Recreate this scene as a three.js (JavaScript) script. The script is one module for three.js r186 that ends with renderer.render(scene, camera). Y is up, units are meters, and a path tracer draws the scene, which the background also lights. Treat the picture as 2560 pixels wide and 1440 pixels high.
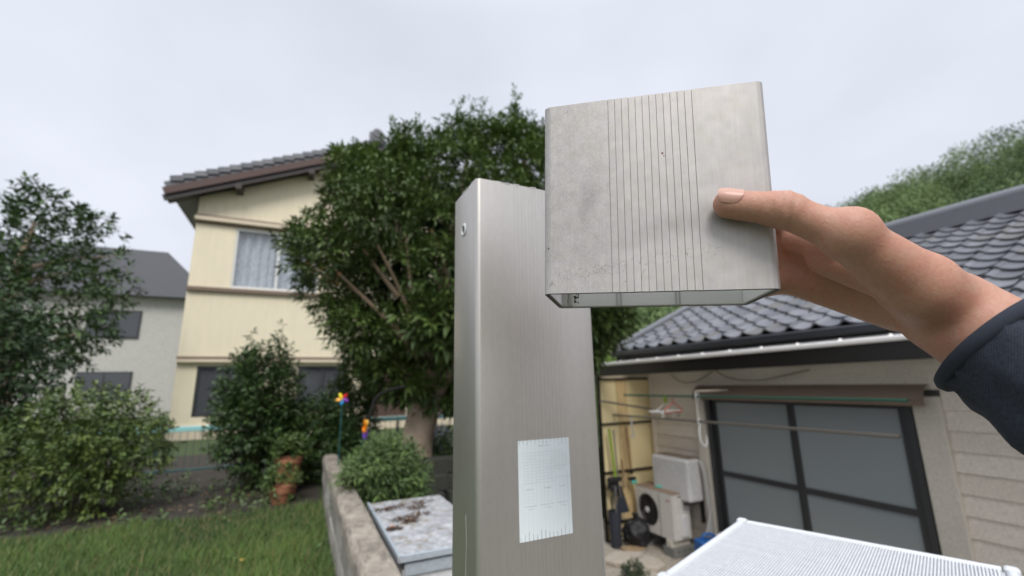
import * as THREE from 'three';
import { RoundedBoxGeometry } from 'three/addons/geometries/RoundedBoxGeometry.js';
import { mergeGeometries, toCreasedNormals } from 'three/addons/utils/BufferGeometryUtils.js';
import { MarchingCubes } from 'three/addons/objects/MarchingCubes.js';
import { ImprovedNoise } from 'three/addons/math/ImprovedNoise.js';

// ------------------------------------------------------------------ camera, sky, sun, exposure
const scene = new THREE.Scene();
const renderer = new THREE.WebGLRenderer({ antialias: true });
renderer.setSize(1024, 576);
renderer.toneMapping = THREE.LinearToneMapping;
renderer.toneMappingExposure = 1.5;
renderer.shadowMap.enabled = true;

const EYE = 2.22;
const camera = new THREE.PerspectiveCamera(66.41, 1024 / 576, 0.02, 600);
camera.position.set(0, EYE, 0);
camera.rotation.x = 12.2 * Math.PI / 180;
camera.rotateZ(-1.1 * Math.PI / 180);
camera.focus = 0.315;
camera.userData.fStop = 6.2;
camera.updateMatrixWorld(true);
scene.add(camera);

const perlin = new ImprovedNoise();
function fbm(x, y, z, oct = 4) {
  let a = 0.5, s = 0, f = 1;
  for (let i = 0; i < oct; i++) { s += a * perlin.noise(x * f + 7.1 * i, y * f + 3.3 * i, z * f); a *= 0.5; f *= 2.03; }
  return s;
}
function rng(seed) {
  let s = seed | 0;
  return () => { s = (s + 0x6d2b79f5) | 0; let t = Math.imul(s ^ (s >>> 15), 1 | s); t = (t + Math.imul(t ^ (t >>> 7), 61 | t)) ^ t; return ((t ^ (t >>> 14)) >>> 0) / 4294967296; };
}
{
  const w = 1024, h = 512, d = new Float32Array(w * h * 4);
  for (let j = 0; j < h; j++) {
    const el = ((j + 0.5) / h - 0.5) * Math.PI, sy = Math.sin(el), cy = Math.cos(el);
    for (let i = 0; i < w; i++) {
      const az = ((i + 0.5) / w - 0.5) * 2 * Math.PI, x = cy * Math.cos(az), z = cy * Math.sin(az);
      let L = 0.54 * (1 + 1.9 * THREE.MathUtils.smoothstep(sy, 0.68, 1));
      const k = 1 / (0.35 + Math.max(0, sy));
      const c = fbm(x * k * 1.3 + 5, z * k * 1.3, 2.2, 5);
      L *= 1 + 0.26 * c;
      const o = (j * w + i) * 4, b = 0.5 + 0.9 * c;
      if (sy < 0) { d[o] = 0.2; d[o + 1] = 0.2; d[o + 2] = 0.19; } else {
        d[o] = L * (0.93 + 0.03 * b); d[o + 1] = L * (0.992 + 0.01 * b); d[o + 2] = L * 1.12;
      }
      d[o + 3] = 1;
    }
  }
  const sky = new THREE.DataTexture(d, w, h, THREE.RGBAFormat, THREE.FloatType);
  sky.mapping = THREE.EquirectangularReflectionMapping; sky.magFilter = THREE.LinearFilter; sky.minFilter = THREE.LinearFilter; sky.needsUpdate = true;
  scene.background = sky; scene.environment = sky;
}
const sun = new THREE.DirectionalLight(new THREE.Color(1, 0.96, 0.9), 1.5);
sun.position.set(1.5, 14, 8); sun.target.position.set(0, 1, -4); sun.castShadow = true; sun.shadow.radius = 45;
sun.shadow.camera.left = sun.shadow.camera.bottom = -14; sun.shadow.camera.right = sun.shadow.camera.top = 14; sun.shadow.camera.far = 60;
sun.shadow.mapSize.set(2048, 2048);
scene.add(sun, sun.target);

// ------------------------------------------------------------------ helpers
const TURN = 25.3 * Math.PI / 180, CT = Math.cos(TURN), ST = Math.sin(TURN);
const V = (x, y, z) => new THREE.Vector3(x, y, z);
const W = (u, y, w) => V(u * CT - w * ST, y, -u * ST - w * CT);      // street grid: u to the right along the fronts, w away
const used = {};
function numbered(n) { used[n] = (used[n] ?? -1) + 1; return used[n] ? n + '_' + String(used[n]).padStart(3, '0') : n; }
function tag(o, label, category, group, kind) {
  o.userData.label = label;
  if (category) o.userData.category = category;
  if (group) o.userData.group = group;
  if (kind) o.userData.kind = kind;
  return o;
}
function thing(name, label, category, pos, turn = 0, group) {
  const o = new THREE.Group(); o.name = numbered(name); o.position.copy(pos); o.rotation.y = turn; scene.add(o);
  return tag(o, label, category, group);
}
function part(name, geo, mat, parent, label) {
  const m = new THREE.Mesh(geo, mat); m.name = name; m.castShadow = m.receiveShadow = true; parent.add(m);
  if (label) m.userData.label = label;
  return m;
}
function single(name, geo, mat, label, category, pos = V(0, 0, 0), turn = 0, group, kind) {
  const m = new THREE.Mesh(geo, mat); m.name = numbered(name); m.castShadow = m.receiveShadow = true; m.position.copy(pos); m.rotation.y = turn; scene.add(m);
  return tag(m, label, category, group, kind);
}
const clean = (g) => { const o = g.index ? g.toNonIndexed() : g; for (const k of Object.keys(o.attributes)) if (!['position', 'normal', 'uv'].includes(k)) o.deleteAttribute(k); return o; };
const join = (list) => mergeGeometries(list.map(clean));
// box with size (sx, sy, sz) centred at (x, y, z), uv in metres
function box(sx, sy, sz, x = 0, y = 0, z = 0, r = 0) {
  const g = r ? new RoundedBoxGeometry(sx, sy, sz, 2, r) : new THREE.BoxGeometry(sx, sy, sz);
  const o = clean(g), p = o.attributes.position, n = o.attributes.normal, uv = o.attributes.uv;
  for (let i = 0; i < p.count; i++) {
    const ax = Math.abs(n.getX(i)), ay = Math.abs(n.getY(i)), az = Math.abs(n.getZ(i));
    if (ay >= ax && ay >= az) uv.setXY(i, p.getX(i) + x, p.getZ(i) + z);
    else if (ax >= az) uv.setXY(i, p.getZ(i) + z, p.getY(i) + y);
    else uv.setXY(i, p.getX(i) + x, p.getY(i) + y);
  }
  o.translate(x, y, z); return o;
}
function tube(pts, r, seg = 24, m = 8) { return clean(new THREE.TubeGeometry(new THREE.CatmullRomCurve3(pts), seg, r, m)); }
function rod(a, b, r, m = 10) { return clean(new THREE.TubeGeometry(new THREE.LineCurve3(a, b), 1, r, m)); }
function limb(pts, radii, seg = 20, m = 9, rough = 0, fq = 2.5) {
  const c = new THREE.CatmullRomCurve3(pts), g = new THREE.TubeGeometry(c, seg, 1, m), p = g.attributes.position, uv = g.attributes.uv, L = c.getLength(), q = V();
  for (let i = 0; i <= seg; i++) {
    const t = i / seg, o = c.getPointAt(t), k = t * (radii.length - 1), a = Math.min(radii.length - 2, Math.floor(k)), R = radii[a] + (radii[a + 1] - radii[a]) * (k - a);
    for (let j = 0; j <= m; j++) {
      const n = i * (m + 1) + j; q.fromBufferAttribute(p, n).sub(o);
      const w = o.clone().add(q), f = R * (1 + rough * fbm(w.x * fq + 9, w.y * fq, w.z * fq + (fq > 9 ? 0 : j % m), 2));
      q.multiplyScalar(f).add(o); p.setXYZ(n, q.x, q.y, q.z); uv.setXY(n, j / m * 6.28 * R, t * L);
    }
  }
  g.computeVertexNormals(); return clean(g);
}
const lin = (r, g, b) => new THREE.Color().setRGB(r, g, b);
function tex(w, h, f, repU = 1, repV = 1, srgb = true) {     // f(x, y) -> [r, g, b] linear 0..1
  const d = new Uint8Array(w * h * 4);
  const enc = (v) => { v = Math.min(1, Math.max(0, v)); return 255 * (srgb ? (v <= 0.0031308 ? 12.92 * v : 1.055 * Math.pow(v, 1 / 2.4) - 0.055) : v); };
  for (let j = 0; j < h; j++) for (let i = 0; i < w; i++) { const c = f(i, j), o = (j * w + i) * 4; d[o] = enc(c[0]); d[o + 1] = enc(c[1]); d[o + 2] = enc(c[2]); d[o + 3] = 255; }
  const t = new THREE.DataTexture(d, w, h); t.wrapS = t.wrapT = THREE.RepeatWrapping; t.magFilter = THREE.LinearFilter; t.minFilter = THREE.LinearMipmapLinearFilter; t.generateMipmaps = true;
  if (srgb) t.colorSpace = THREE.SRGBColorSpace;
  t.repeat.set(repU, repV); t.needsUpdate = true; return t;
}
// seamless noise: value noise on a wrapped lattice, several octaves
function wrapNoise(seed, n) {
  const r = rng(seed), lat = Array.from({ length: n * n }, () => r());
  return (x, y) => { const X = Math.floor(x), Y = Math.floor(y), fx = x - X, fy = y - Y, sx = fx * fx * (3 - 2 * fx), sy = fy * fy * (3 - 2 * fy), g = (a, b) => lat[(((b % n) + n) % n) * n + ((a % n) + n) % n];
    return (g(X, Y) * (1 - sx) + g(X + 1, Y) * sx) * (1 - sy) + (g(X, Y + 1) * (1 - sx) + g(X + 1, Y + 1) * sx) * sy; };
}
const wn = wrapNoise(5, 64);
function wfbm(x, y, o = 4) { let s = 0, a = 0.5, f = 1; for (let i = 0; i < o; i++) { s += a * wn(x * f, y * f); a *= 0.5; f *= 2; } return s; }   // 64-periodic
function std(r, g, b, rough = 0.7, metal = 0, extra = {}) { return new THREE.MeshStandardMaterial({ color: lin(r, g, b), roughness: rough, metalness: metal, side: THREE.DoubleSide, ...extra }); }
// mottled material; one tile of the texture = size metres
const noiseTex = {};
function mottle(kind) {
  if (noiseTex[kind]) return noiseTex[kind];
  const N = 256, k = 64 / N;
  const f = {
    soft: (i, j) => { const v = 0.82 + 0.36 * (wfbm(i * k, j * k, 4) - 0.47); return [v, v, v]; },
    gritty: (i, j) => { const v = 0.8 + 0.8 * (wfbm(i * k * 0.5 * 2, j * k * 2, 5) - 0.47) + 0.22 * (wn(i * 0.9, j * 0.9) - 0.5); return [v, v * 0.99, v * 0.96]; },
    streak: (i, j) => { const v = 0.8 + 0.5 * (wn(i * 0.25, j * 0.02 * 12.5 * 0.25) - 0.5) * wn(i * 0.5 + 9, 3) + 0.28 * (wfbm(i * k, j * k * 0.25, 3) - 0.45) + 0.14 * (wn(i, j * 0.25) - 0.5); return [v, v * 0.985, v * 0.95]; },
    wood: (i, j) => { const v = 0.78 + 0.4 * (wn(i * 0.5, j * 0.0625) - 0.5) + 0.2 * (wfbm(i * k * 2, j * k * 0.5, 3) - 0.45); return [v, v * 0.95, v * 0.88]; },
  }[kind];
  return (noiseTex[kind] = tex(N, N, f));
}
function mott(kind, r, g, b, size = 1, rough = 0.85, metal = 0, bump = 0, extra = {}) {
  const t = mottle(kind).clone(); t.repeat.set(1 / size, 1 / size); t.needsUpdate = true;
  return std(r / 0.82, g / 0.82, b / 0.82, rough, metal, { map: t, ...(bump ? { bumpMap: t, bumpScale: bump } : {}), ...extra });
}

// ------------------------------------------------------------------ materials
const M = {
  lawnSoil: mott('gritty', 0.05, 0.075, 0.025, 1.1, 1),
  soil: mott('gritty', 0.045, 0.038, 0.03, 0.8, 1, 0, 0.02),
  yard: mott('gritty', 0.36, 0.32, 0.27, 2.3, 0.9, 0, 0.006),
  yardWet: mott('gritty', 0.15, 0.125, 0.1, 1.1, 0.7),
  slab: mott('gritty', 0.46, 0.41, 0.35, 0.7, 0.9, 0, 0.006),
  block: mott('streak', 0.38, 0.36, 0.33, 0.34, 0.95, 0, 0.006),
  block2: mott('streak', 0.28, 0.265, 0.24, 0.41, 0.95, 0, 0.006),
  block3: mott('streak', 0.46, 0.435, 0.4, 0.29, 0.95, 0, 0.006),
  mortar: mott('gritty', 0.11, 0.105, 0.09, 0.3, 1),
  coping: null,
  darkStone: mott('gritty', 0.045, 0.045, 0.038, 0.4, 1, 0, 0.01),
  cream: std(0.83, 0.75, 0.56, 0.9, 0, { map: tex(256, 256, (i, j) => { const v = 0.97 + 0.07 * (wfbm(i / 8, j / 16, 4) - 0.47) + 0.05 * (wn(i / 4, j / 64) - 0.5); return [v, v, v]; }, 1 / 3.1, 1 / 3.1) }),
  creamTrim: std(0.66, 0.57, 0.43, 0.7), brownTrim: mott('soft', 0.19, 0.135, 0.1, 0.5, 0.6), darkTrim: std(0.035, 0.028, 0.028, 0.5),
  bargeBrown: std(0.075, 0.04, 0.033, 0.6), brownDoor: mott('wood', 0.085, 0.055, 0.045, 0.5, 0.6),
  kawara: mott('soft', 0.135, 0.14, 0.155, 0.33, 0.38), kawara2: mott('soft', 0.11, 0.115, 0.13, 0.41, 0.42), kawara3: mott('soft', 0.165, 0.17, 0.185, 0.29, 0.4),
  deck: std(0.03, 0.03, 0.03, 0.9), gutter: std(0.028, 0.03, 0.036, 0.35),
  siding: mott('soft', 0.76, 0.69, 0.6, 0.7, 0.75), siding2: mott('soft', 0.71, 0.64, 0.55, 0.6, 0.75),
  sidingBack: std(0.1, 0.09, 0.08, 0.9),
  pillar: mott('soft', 0.62, 0.57, 0.49, 0.5, 0.6), sash: std(0.07, 0.072, 0.075, 0.4, 0.5),
  frost: new THREE.MeshPhysicalMaterial({ color: lin(0.27, 0.3, 0.31), roughness: 0.16, metalness: 0, side: THREE.DoubleSide, clearcoat: 0.4, clearcoatRoughness: 0.2 }),
  glass: new THREE.MeshPhysicalMaterial({ color: lin(0.88, 0.9, 0.92), roughness: 0.03, metalness: 0.0, transmission: 0.96, thickness: 0, side: THREE.DoubleSide }),
  darkGlass: std(0.075, 0.08, 0.09, 0.12), curtain: mott('streak', 0.72, 0.74, 0.78, 0.5, 0.9), whiteSash: std(0.7, 0.7, 0.68, 0.5),
  bronze: std(0.022, 0.019, 0.017, 0.35, 0.3), flashing: std(0.84, 0.8, 0.76, 0.45, 0.15),
  poly: new THREE.MeshPhysicalMaterial({ color: lin(0.95, 0.94, 0.92), roughness: 0.3, transmission: 0.98, thickness: 0, side: THREE.DoubleSide }),
  yellow: std(0.92, 0.78, 0.45, 0.7), yellow2: mott('wood', 0.76, 0.6, 0.34, 0.5, 0.75),
  acCase: mott('soft', 0.68, 0.645, 0.6, 0.7, 0.5), acTop: mott('gritty', 0.3, 0.22, 0.16, 0.5, 0.8), acGrille: std(0.06, 0.055, 0.05, 0.5), acDark: std(0.02, 0.019, 0.018, 0.7),
  unit: mott('soft', 0.7, 0.69, 0.68, 0.8, 0.5), unitRim: mott('gritty', 0.24, 0.19, 0.15, 0.3, 0.8), pipe: mott('soft', 0.5, 0.49, 0.47, 0.3, 0.6),
  red: std(0.45, 0.06, 0.05, 0.5), teal: std(0.12, 0.58, 0.5, 0.6), white: std(0.78, 0.78, 0.76, 0.5), grey: std(0.2, 0.19, 0.18, 0.5), poleGrey: std(0.2, 0.18, 0.155, 0.4, 0.3),
  greenPole: std(0.03, 0.12, 0.08, 0.4), lime: std(0.27, 0.42, 0.03, 0.5), wood: mott('wood', 0.3, 0.19, 0.1, 0.3, 0.8), woodPale: mott('wood', 0.38, 0.28, 0.18, 0.4, 0.85), black: std(0.018, 0.017, 0.018, 0.6), navy: std(0.03, 0.035, 0.05, 0.6),
  hangerRed: std(0.5, 0.15, 0.11, 0.5), blue: std(0.012, 0.11, 0.36, 0.35), blue2: std(0.01, 0.075, 0.26, 0.35), padGrey: mott('gritty', 0.2, 0.2, 0.19, 0.2, 0.9),
  plasticWhite: mott('soft', 0.61, 0.625, 0.64, 0.3, 0.5),
  boxWhite: mott('soft', 0.66, 0.66, 0.66, 0.9, 0.6), lidRim: mott('soft', 0.44, 0.49, 0.53, 0.4, 0.45, 0.2),
  bark: mott('gritty', 0.56, 0.44, 0.34, 0.34, 1, 0, 0.02), barkTwig: mott('gritty', 0.2, 0.15, 0.1, 0.2, 1), stem: std(0.07, 0.075, 0.03, 0.9),
  leaf: new THREE.MeshStandardMaterial({ color: 0xffffff, roughness: 0.52, side: THREE.DoubleSide }),
  leafSoft: new THREE.MeshPhysicalMaterial({ color: 0xffffff, roughness: 0.85, transmission: 0.3, thickness: 0, side: THREE.DoubleSide }),
  matte: new THREE.MeshStandardMaterial({ color: 0xffffff, roughness: 0.9, side: THREE.DoubleSide }),
  terracotta: mott('gritty', 0.32, 0.14, 0.075, 0.3, 0.9), fenceTeal: std(0.33, 0.66, 0.66, 0.5), fenceDark: std(0.045, 0.1, 0.1, 0.6),
  skin: null, nail: null, sleeve: null,
};

{ const N = 512, ct = tex(N, N, (i, j) => { const a = wfbm(i / 8, j / 8, 5) - 0.47, b = wfbm(i / 32 + 11, j / 32, 3) - 0.46, st = Math.max(0, wfbm(i / 16 + 5, j / 16 + 31, 4) - 0.5) * 3, v = 0.32 + 0.22 * a + 0.26 * b + 0.06 * (wn(i * 0.8, j * 0.8) - 0.5) - 0.2 * st; return [v * 1.02, v * (0.89 + 0.03 * st), v * 0.74]; }, 1 / 0.8, 1 / 0.8); M.coping = std(0.9, 0.9, 0.88, 1, 0, { map: ct, bumpMap: ct, bumpScale: 0.0025 }); }
// ------------------------------------------------------------------ foliage
function leafGeo(l, w, droop = 0.12) {
  const p = [[0, 0, 0], [0, -0.08 * w, l * 0.5], [-w / 2, 0.14 * w, l * 0.45], [w / 2, 0.14 * w, l * 0.45], [0, -droop * l, l]];
  const t = [[0, 2, 1], [0, 1, 3], [2, 4, 1], [1, 4, 3]], a = [], n = [];
  for (const q of t) for (const i of q) { a.push(...p[i]); }
  const g = new THREE.BufferGeometry(); g.setAttribute('position', new THREE.Float32BufferAttribute(a, 3)); g.computeVertexNormals(); return g;
}
class Leaves {
  constructor() { this.m = []; this.c = []; }
  add(pos, dir, roll, s, color) {
    const z = dir.clone().normalize(), up = Math.abs(z.y) > 0.95 ? V(1, 0, 0) : V(0, 1, 0), x = up.clone().cross(z).normalize(), y = z.clone().cross(x);
    const m = new THREE.Matrix4().makeBasis(x, y, z); m.multiply(new THREE.Matrix4().makeRotationZ(roll)); m.scale(V(s, s, s)); m.setPosition(pos); this.m.push(m); this.c.push(color);
  }
  build(name, geo, mat, parent, origin) {
    const im = new THREE.InstancedMesh(geo, mat, this.m.length), off = new THREE.Matrix4();
    if (origin) off.makeTranslation(-origin.x, -origin.y, -origin.z);
    this.m.forEach((m, i) => { im.setMatrixAt(i, off.clone().multiply(m)); im.setColorAt(i, this.c[i]); });
    im.name = name; im.userData.kind = 'stuff'; im.castShadow = im.receiveShadow = true; parent.add(im); return im;
  }
}
function randDir(r) { const z = 2 * r() - 1, a = 6.283 * r(), s = Math.sqrt(1 - z * z); return V(s * Math.cos(a), z, s * Math.sin(a)); }
function mix(a, b, t) { return lin(a[0] + (b[0] - a[0]) * t, a[1] + (b[1] - a[1]) * t, a[2] + (b[2] - a[2]) * t); }
// one sprig: a short twig with n leaves spiralling off it
function sprig(L, r, at, dir, len, n, size, dark, pale, spread = 0.9) {
  const d = dir.clone().normalize(), side = randDir(r).cross(d).normalize(), tone = r();
  for (let i = 0; i < n; i++) {
    const t = (i + 0.6) / n, q = side.clone().applyAxisAngle(d, i * 2.4 + r()).multiplyScalar(spread * (1.15 - 0.5 * t)).addScaledVector(d, 0.35 + 0.6 * t); q.y -= 0.12;
    L.add(at.clone().addScaledVector(d, len * t), q, (r() - 0.5) * 1.4, size * (0.7 + 0.5 * r()), mix(dark, pale, Math.min(1, Math.max(0, 0.65 * tone + 0.35 * r()))));
  }
}
// a bush of sprigs in an ellipsoid; its base stands at pos
function shrub(name, label, category, pos, rx, h, rz, n, o) {
  const t = thing(name, label, category, pos, 0, o.group), r = rng(o.seed), L = new Leaves(), stems = [];
  const cy = h * 0.55;
  for (let i = 0; i < n; i++) {
    const d = randDir(r), k = Math.pow(r(), 0.45), lump = 1 + 0.28 * fbm(d.x * 2 + o.seed, d.y * 2, d.z * 2, 2);
    const p = V(d.x * rx * k * lump, cy + d.y * h * 0.5 * k * lump, d.z * rz * k * lump); if (p.y < 0.02) p.y = 0.02 + r() * 0.1;
    const out = d.clone().multiplyScalar(0.8).add(V(0, o.up ?? 0.6, 0)).addScaledVector(randDir(r), 0.7);
    sprig(L, r, p, out, o.len ?? 0.12, o.per ?? 9, o.size ?? 1, o.dark, o.pale, o.spread ?? 0.9);
    if (i % (o.every ?? 40) === 0) stems.push(limb([V(p.x * 0.12, -0.03, p.z * 0.12), V(p.x * 0.5, p.y * 0.55, p.z * 0.5), p], [0.012, 0.009, 0.004], 8, 5));
  }
  for (const [x, y, z, len] of o.shoots ?? []) {
    const a = V(x, y, z), b = V(x + (r() - 0.5) * 0.15, y + len, z + (r() - 0.5) * 0.15); stems.push(limb([V(x * 0.6, y - 0.4, z * 0.6), a, b], [0.008, 0.006, 0.003], 8, 5));
    for (let k = 0; k < 7; k++) sprig(L, r, a.clone().lerp(b, k / 6), randDir(r).add(V(0, 0.9, 0)), 0.08, 6, o.size ?? 1, o.dark, o.pale, 0.8);
  }
  part('stem', join(stems), M.stem, t);
  L.build('foliage', o.leaf, o.mat ?? M.leaf, t);
  return t;
}

// ------------------------------------------------------------------ setting: ground, terraces, hill
{
  const g = new THREE.PlaneGeometry(700, 700, 1, 1); g.rotateX(-Math.PI / 2); const uv = g.attributes.uv; for (let i = 0; i < uv.count; i++) uv.setXY(i, uv.getX(i) * 700, uv.getY(i) * 700);
  single('yard_ground', g, M.yard, 'pale brown concrete yard in front of the beige house', 'ground', V(0, 0, 0), 0, null, 'structure');
  const terr = (u0, u1, w0, w1) => box(u1 - u0, 1.6, w1 - w0, (u0 + u1) / 2, 0.32, -(w0 + w1) / 2);
  single('raised_garden', join([terr(-60, 0.27, 0.72, 70), terr(-60, 0.05, -12, 0.72), terr(0.27, 1.75, 3.2, 6.6), terr(0.27, 70, 6.6, 70)]), M.lawnSoil, 'green garden ground raised above the yard behind the block wall', 'garden', V(0, 0, 0), TURN, null, 'structure');
  single('flower_bed', box(9.3, 0.02, 4.6, -4.4, 1.131, -7.05), M.soil, 'dark bare soil bed under the shrubs along the lawn', 'flower bed', V(0, 0, 0), TURN, null, 'structure');
  single('dark_gravel', box(14, 0.012, 16, 7.3, 0.0, 5.2), mott('gritty', 0.18, 0.17, 0.15, 0.9, 0.95, 0, 0.01), 'dark gravel ground around the foot of the aluminium post', 'gravel', V(0, 0, 0), TURN, null, 'structure');
  // grass blades
  const r = rng(11), L = new Leaves(), blade = new THREE.BufferGeometry();
  blade.setAttribute('position', new THREE.Float32BufferAttribute([-0.003, 0, 0, 0.003, 0, 0, -0.0022, 0.035, 0.006, 0.003, 0, 0, 0.0024, 0.036, 0.006, -0.0022, 0.035, 0.006, -0.0022, 0.035, 0.006, 0.0024, 0.036, 0.006, 0, 0.065, 0.026], 3)); blade.computeVertexNormals();
  const q = new THREE.Quaternion(), e = new THREE.Euler();
  for (let i = 0; i < 150000; i++) {
    const w = 0.9 + Math.pow(r(), 0.8) * 3.85, u = 0.24 - r() * 6.6; if (u < -1.15 * w - 1.2) continue;
    const p = W(u, 1.118, w), n = fbm(p.x * 1.1, p.z * 1.1, 4, 3);
    e.set((r() - 0.5) * 0.7, r() * 6.28, (r() - 0.5) * 0.7); q.setFromEuler(e);
    const s = (0.75 + 0.8 * r()) * (1 + 0.8 * n); L.m.push(new THREE.Matrix4().compose(p, q, V(1.1, s * 1.15, 1.1)));
    L.c.push(r() < 0.1 + 0.5 * Math.max(0, -n) ? mix([0.2, 0.18, 0.06], [0.34, 0.28, 0.12], r()) : mix([0.04, 0.10, 0.018], [0.16, 0.25, 0.05], Math.min(1, Math.max(0, 0.2 + 0.55 * r() + 1.3 * n))));
  }
  const gr = L.build('grass', blade, M.leafSoft, scene); tag(gr, 'mown green grass of the lawn left of the block wall', 'grass', null, 'stuff');
  {
    const G = new Leaves(); for (let i = 0; i < 1500; i++) { const u = 0.1 - 6.5 * r(), w = 4.72 + 2.2 * r(); if (fbm(u * 1.6, w * 1.6, 8, 2) < -0.02) continue; const p = W(u, 1.145, w); sprig(G, r, p, V(r() - 0.5, 0.8, r() - 0.5), 0.07 + 0.06 * r(), 6, 0.7 + 0.6 * r(), [0.03, 0.06, 0.015], [0.12, 0.18, 0.045], 1); }
    for (let i = 0; i < 900; i++) { const p = W(0.1 - 6.5 * r(), 1.145, 4.65 + 1.6 * r()); G.add(p, V(r() - 0.5, 0.05, r() - 0.5), r() - 0.5, 0.7 + 0.6 * r(), mix([0.06, 0.035, 0.02], [0.2, 0.13, 0.06], r())); }
    tag(G.build('ground_cover', leafGeo(0.045, 0.024, 0.1), M.leaf, scene), 'low weeds and fallen leaves covering the soil bed behind the lawn', 'ground cover', null, 'stuff');
    const C = new Leaves(); for (let i = 0; i < 420; i++) { const w = 1.2 + 3.4 * r(), u = 0.2 - 6 * r(); if (fbm(u * 1.3, w * 1.3, 2, 2) < 0.02) continue; sprig(C, r, W(u, 1.135, w), V(0, 1, 0), 0.035, 7, 0.6 + 0.5 * r(), [0.06, 0.13, 0.03], [0.16, 0.26, 0.08], 1.2); }
    tag(C.build('lawn_weeds', leafGeo(0.04, 0.026, 0.05), M.leaf, scene), 'broad leaved weeds and clover growing in patches through the lawn', 'weeds', null, 'stuff');
  }
  // wooded hill behind the tiled roof
  const na = 60, nr = 40, pos = [], idx = [], H = (az, d) => {
    const a = az * 180 / Math.PI, el = 0.045 + 0.215 * THREE.MathUtils.smoothstep(a, -6, 20) + 0.05 * THREE.MathUtils.smoothstep(a, 20, 60), k = THREE.MathUtils.smoothstep(d, 16, 85);
    return 0.6 + k * d * el * (1 + 0.25 * fbm(a * 0.07, d * 0.03, 1, 3)) * THREE.MathUtils.smoothstep(a, -30, -4);
  };
  for (let i = 0; i <= na; i++) for (let j = 0; j <= nr; j++) { const az = (-35 + 125 * i / na) * Math.PI / 180, d = 15 + 110 * j / nr; pos.push(Math.sin(az) * d, H(az, d), -Math.cos(az) * d); }
  for (let i = 0; i < na; i++) for (let j = 0; j < nr; j++) { const a = i * (nr + 1) + j, b = a + nr + 1; idx.push(a, a + 1, b, b, a + 1, b + 1); }
  const hg = new THREE.BufferGeometry(); hg.setAttribute('position', new THREE.Float32BufferAttribute(pos, 3)); hg.setIndex(idx); hg.computeVertexNormals();
  single('hill', hg, std(0.03, 0.05, 0.02, 1), 'green hillside rising behind the grey tiled roof', 'hill', V(0, 0, 0), 0, null, 'structure');
  const crown = () => {   // a tree crown of leaf clumps, seen from afar
    const t = [];
    for (let i = 0; i < 1100; i++) {
      const d = randDir(r), k = 0.6 + 0.45 * Math.pow(r(), 0.6), f = 1 + 0.35 * fbm(d.x * 2.2 + t.length, d.y * 2.2, d.z * 2.2, 2), c = d.clone().multiplyScalar(k * f); c.y = c.y * 1.1 + 0.8;
      const a = randDir(r), b = randDir(r), s = 0.05 + 0.055 * r(); for (const v of [V(0, 0, 0), a, b]) t.push(c.x + v.x * s, c.y + v.y * s, c.z + v.z * s);
    }
    const g = new THREE.BufferGeometry(); g.setAttribute('position', new THREE.Float32BufferAttribute(t, 3)); g.computeVertexNormals(); return g;
  };
  for (let v = 0; v < 2; v++) {
    const T = new Leaves();
    for (let i = 0; i < 900; i++) {
      const az = (-32 + 116 * r()) * Math.PI / 180, d = 21 + Math.pow(r(), 0.8) * 96; if (az < 0 && d < 40 && az > -0.45) continue;
      const s = 1.4 + 1.7 * r(); T.m.push(new THREE.Matrix4().compose(V(Math.sin(az) * d, H(az, d) - 0.5, -Math.cos(az) * d), q.setFromEuler(e.set(0, r() * 6.28, 0)), V(s, s * (0.9 + 0.5 * r()), s)));
      T.c.push(mix([0.05, 0.09, 0.035], [0.19, 0.27, 0.1], r()));
    }
    const f = T.build(v ? 'bamboo_wood' : 'forest', crown(), M.matte, scene); tag(f, v ? 'paler leafy trees mixed through the wood on the hillside' : 'green wood of broadleaf trees covering the hillside', 'trees', null, 'stuff');
  }
}

// ------------------------------------------------------------------ aluminium profile shared by the fixed post and the cut piece
const PW = 0.1525, PD = 0.083, PR = 0.005;
function profile(gd = 0.0009) {      // outer outline, x to the right, z towards the viewer, from the front left round by the right
  const o = [], arc = (cx, cz, a0, a1) => { for (let i = 0; i <= 7; i++) { const a = a0 + (a1 - a0) * i / 7; o.push([cx + PR * Math.cos(a), cz + PR * Math.sin(a)]); } };
  arc(PR, -PR, Math.PI, Math.PI / 2);
  for (let i = 0; i < 13; i++) { const x = 0.0477 + 0.00483 * i, h = 0.00023; o.push([x - h, 0], [x - h * 0.6, -gd], [x + h * 0.6, -gd], [x + h, 0]); }
  arc(PW - PR, -PR, Math.PI / 2, 0); arc(PW - PR, -PD + PR, 0, -Math.PI / 2); arc(PR, -PD + PR, -Math.PI / 2, -Math.PI);
  o.push(o[0].slice()); return o;
}
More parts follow.
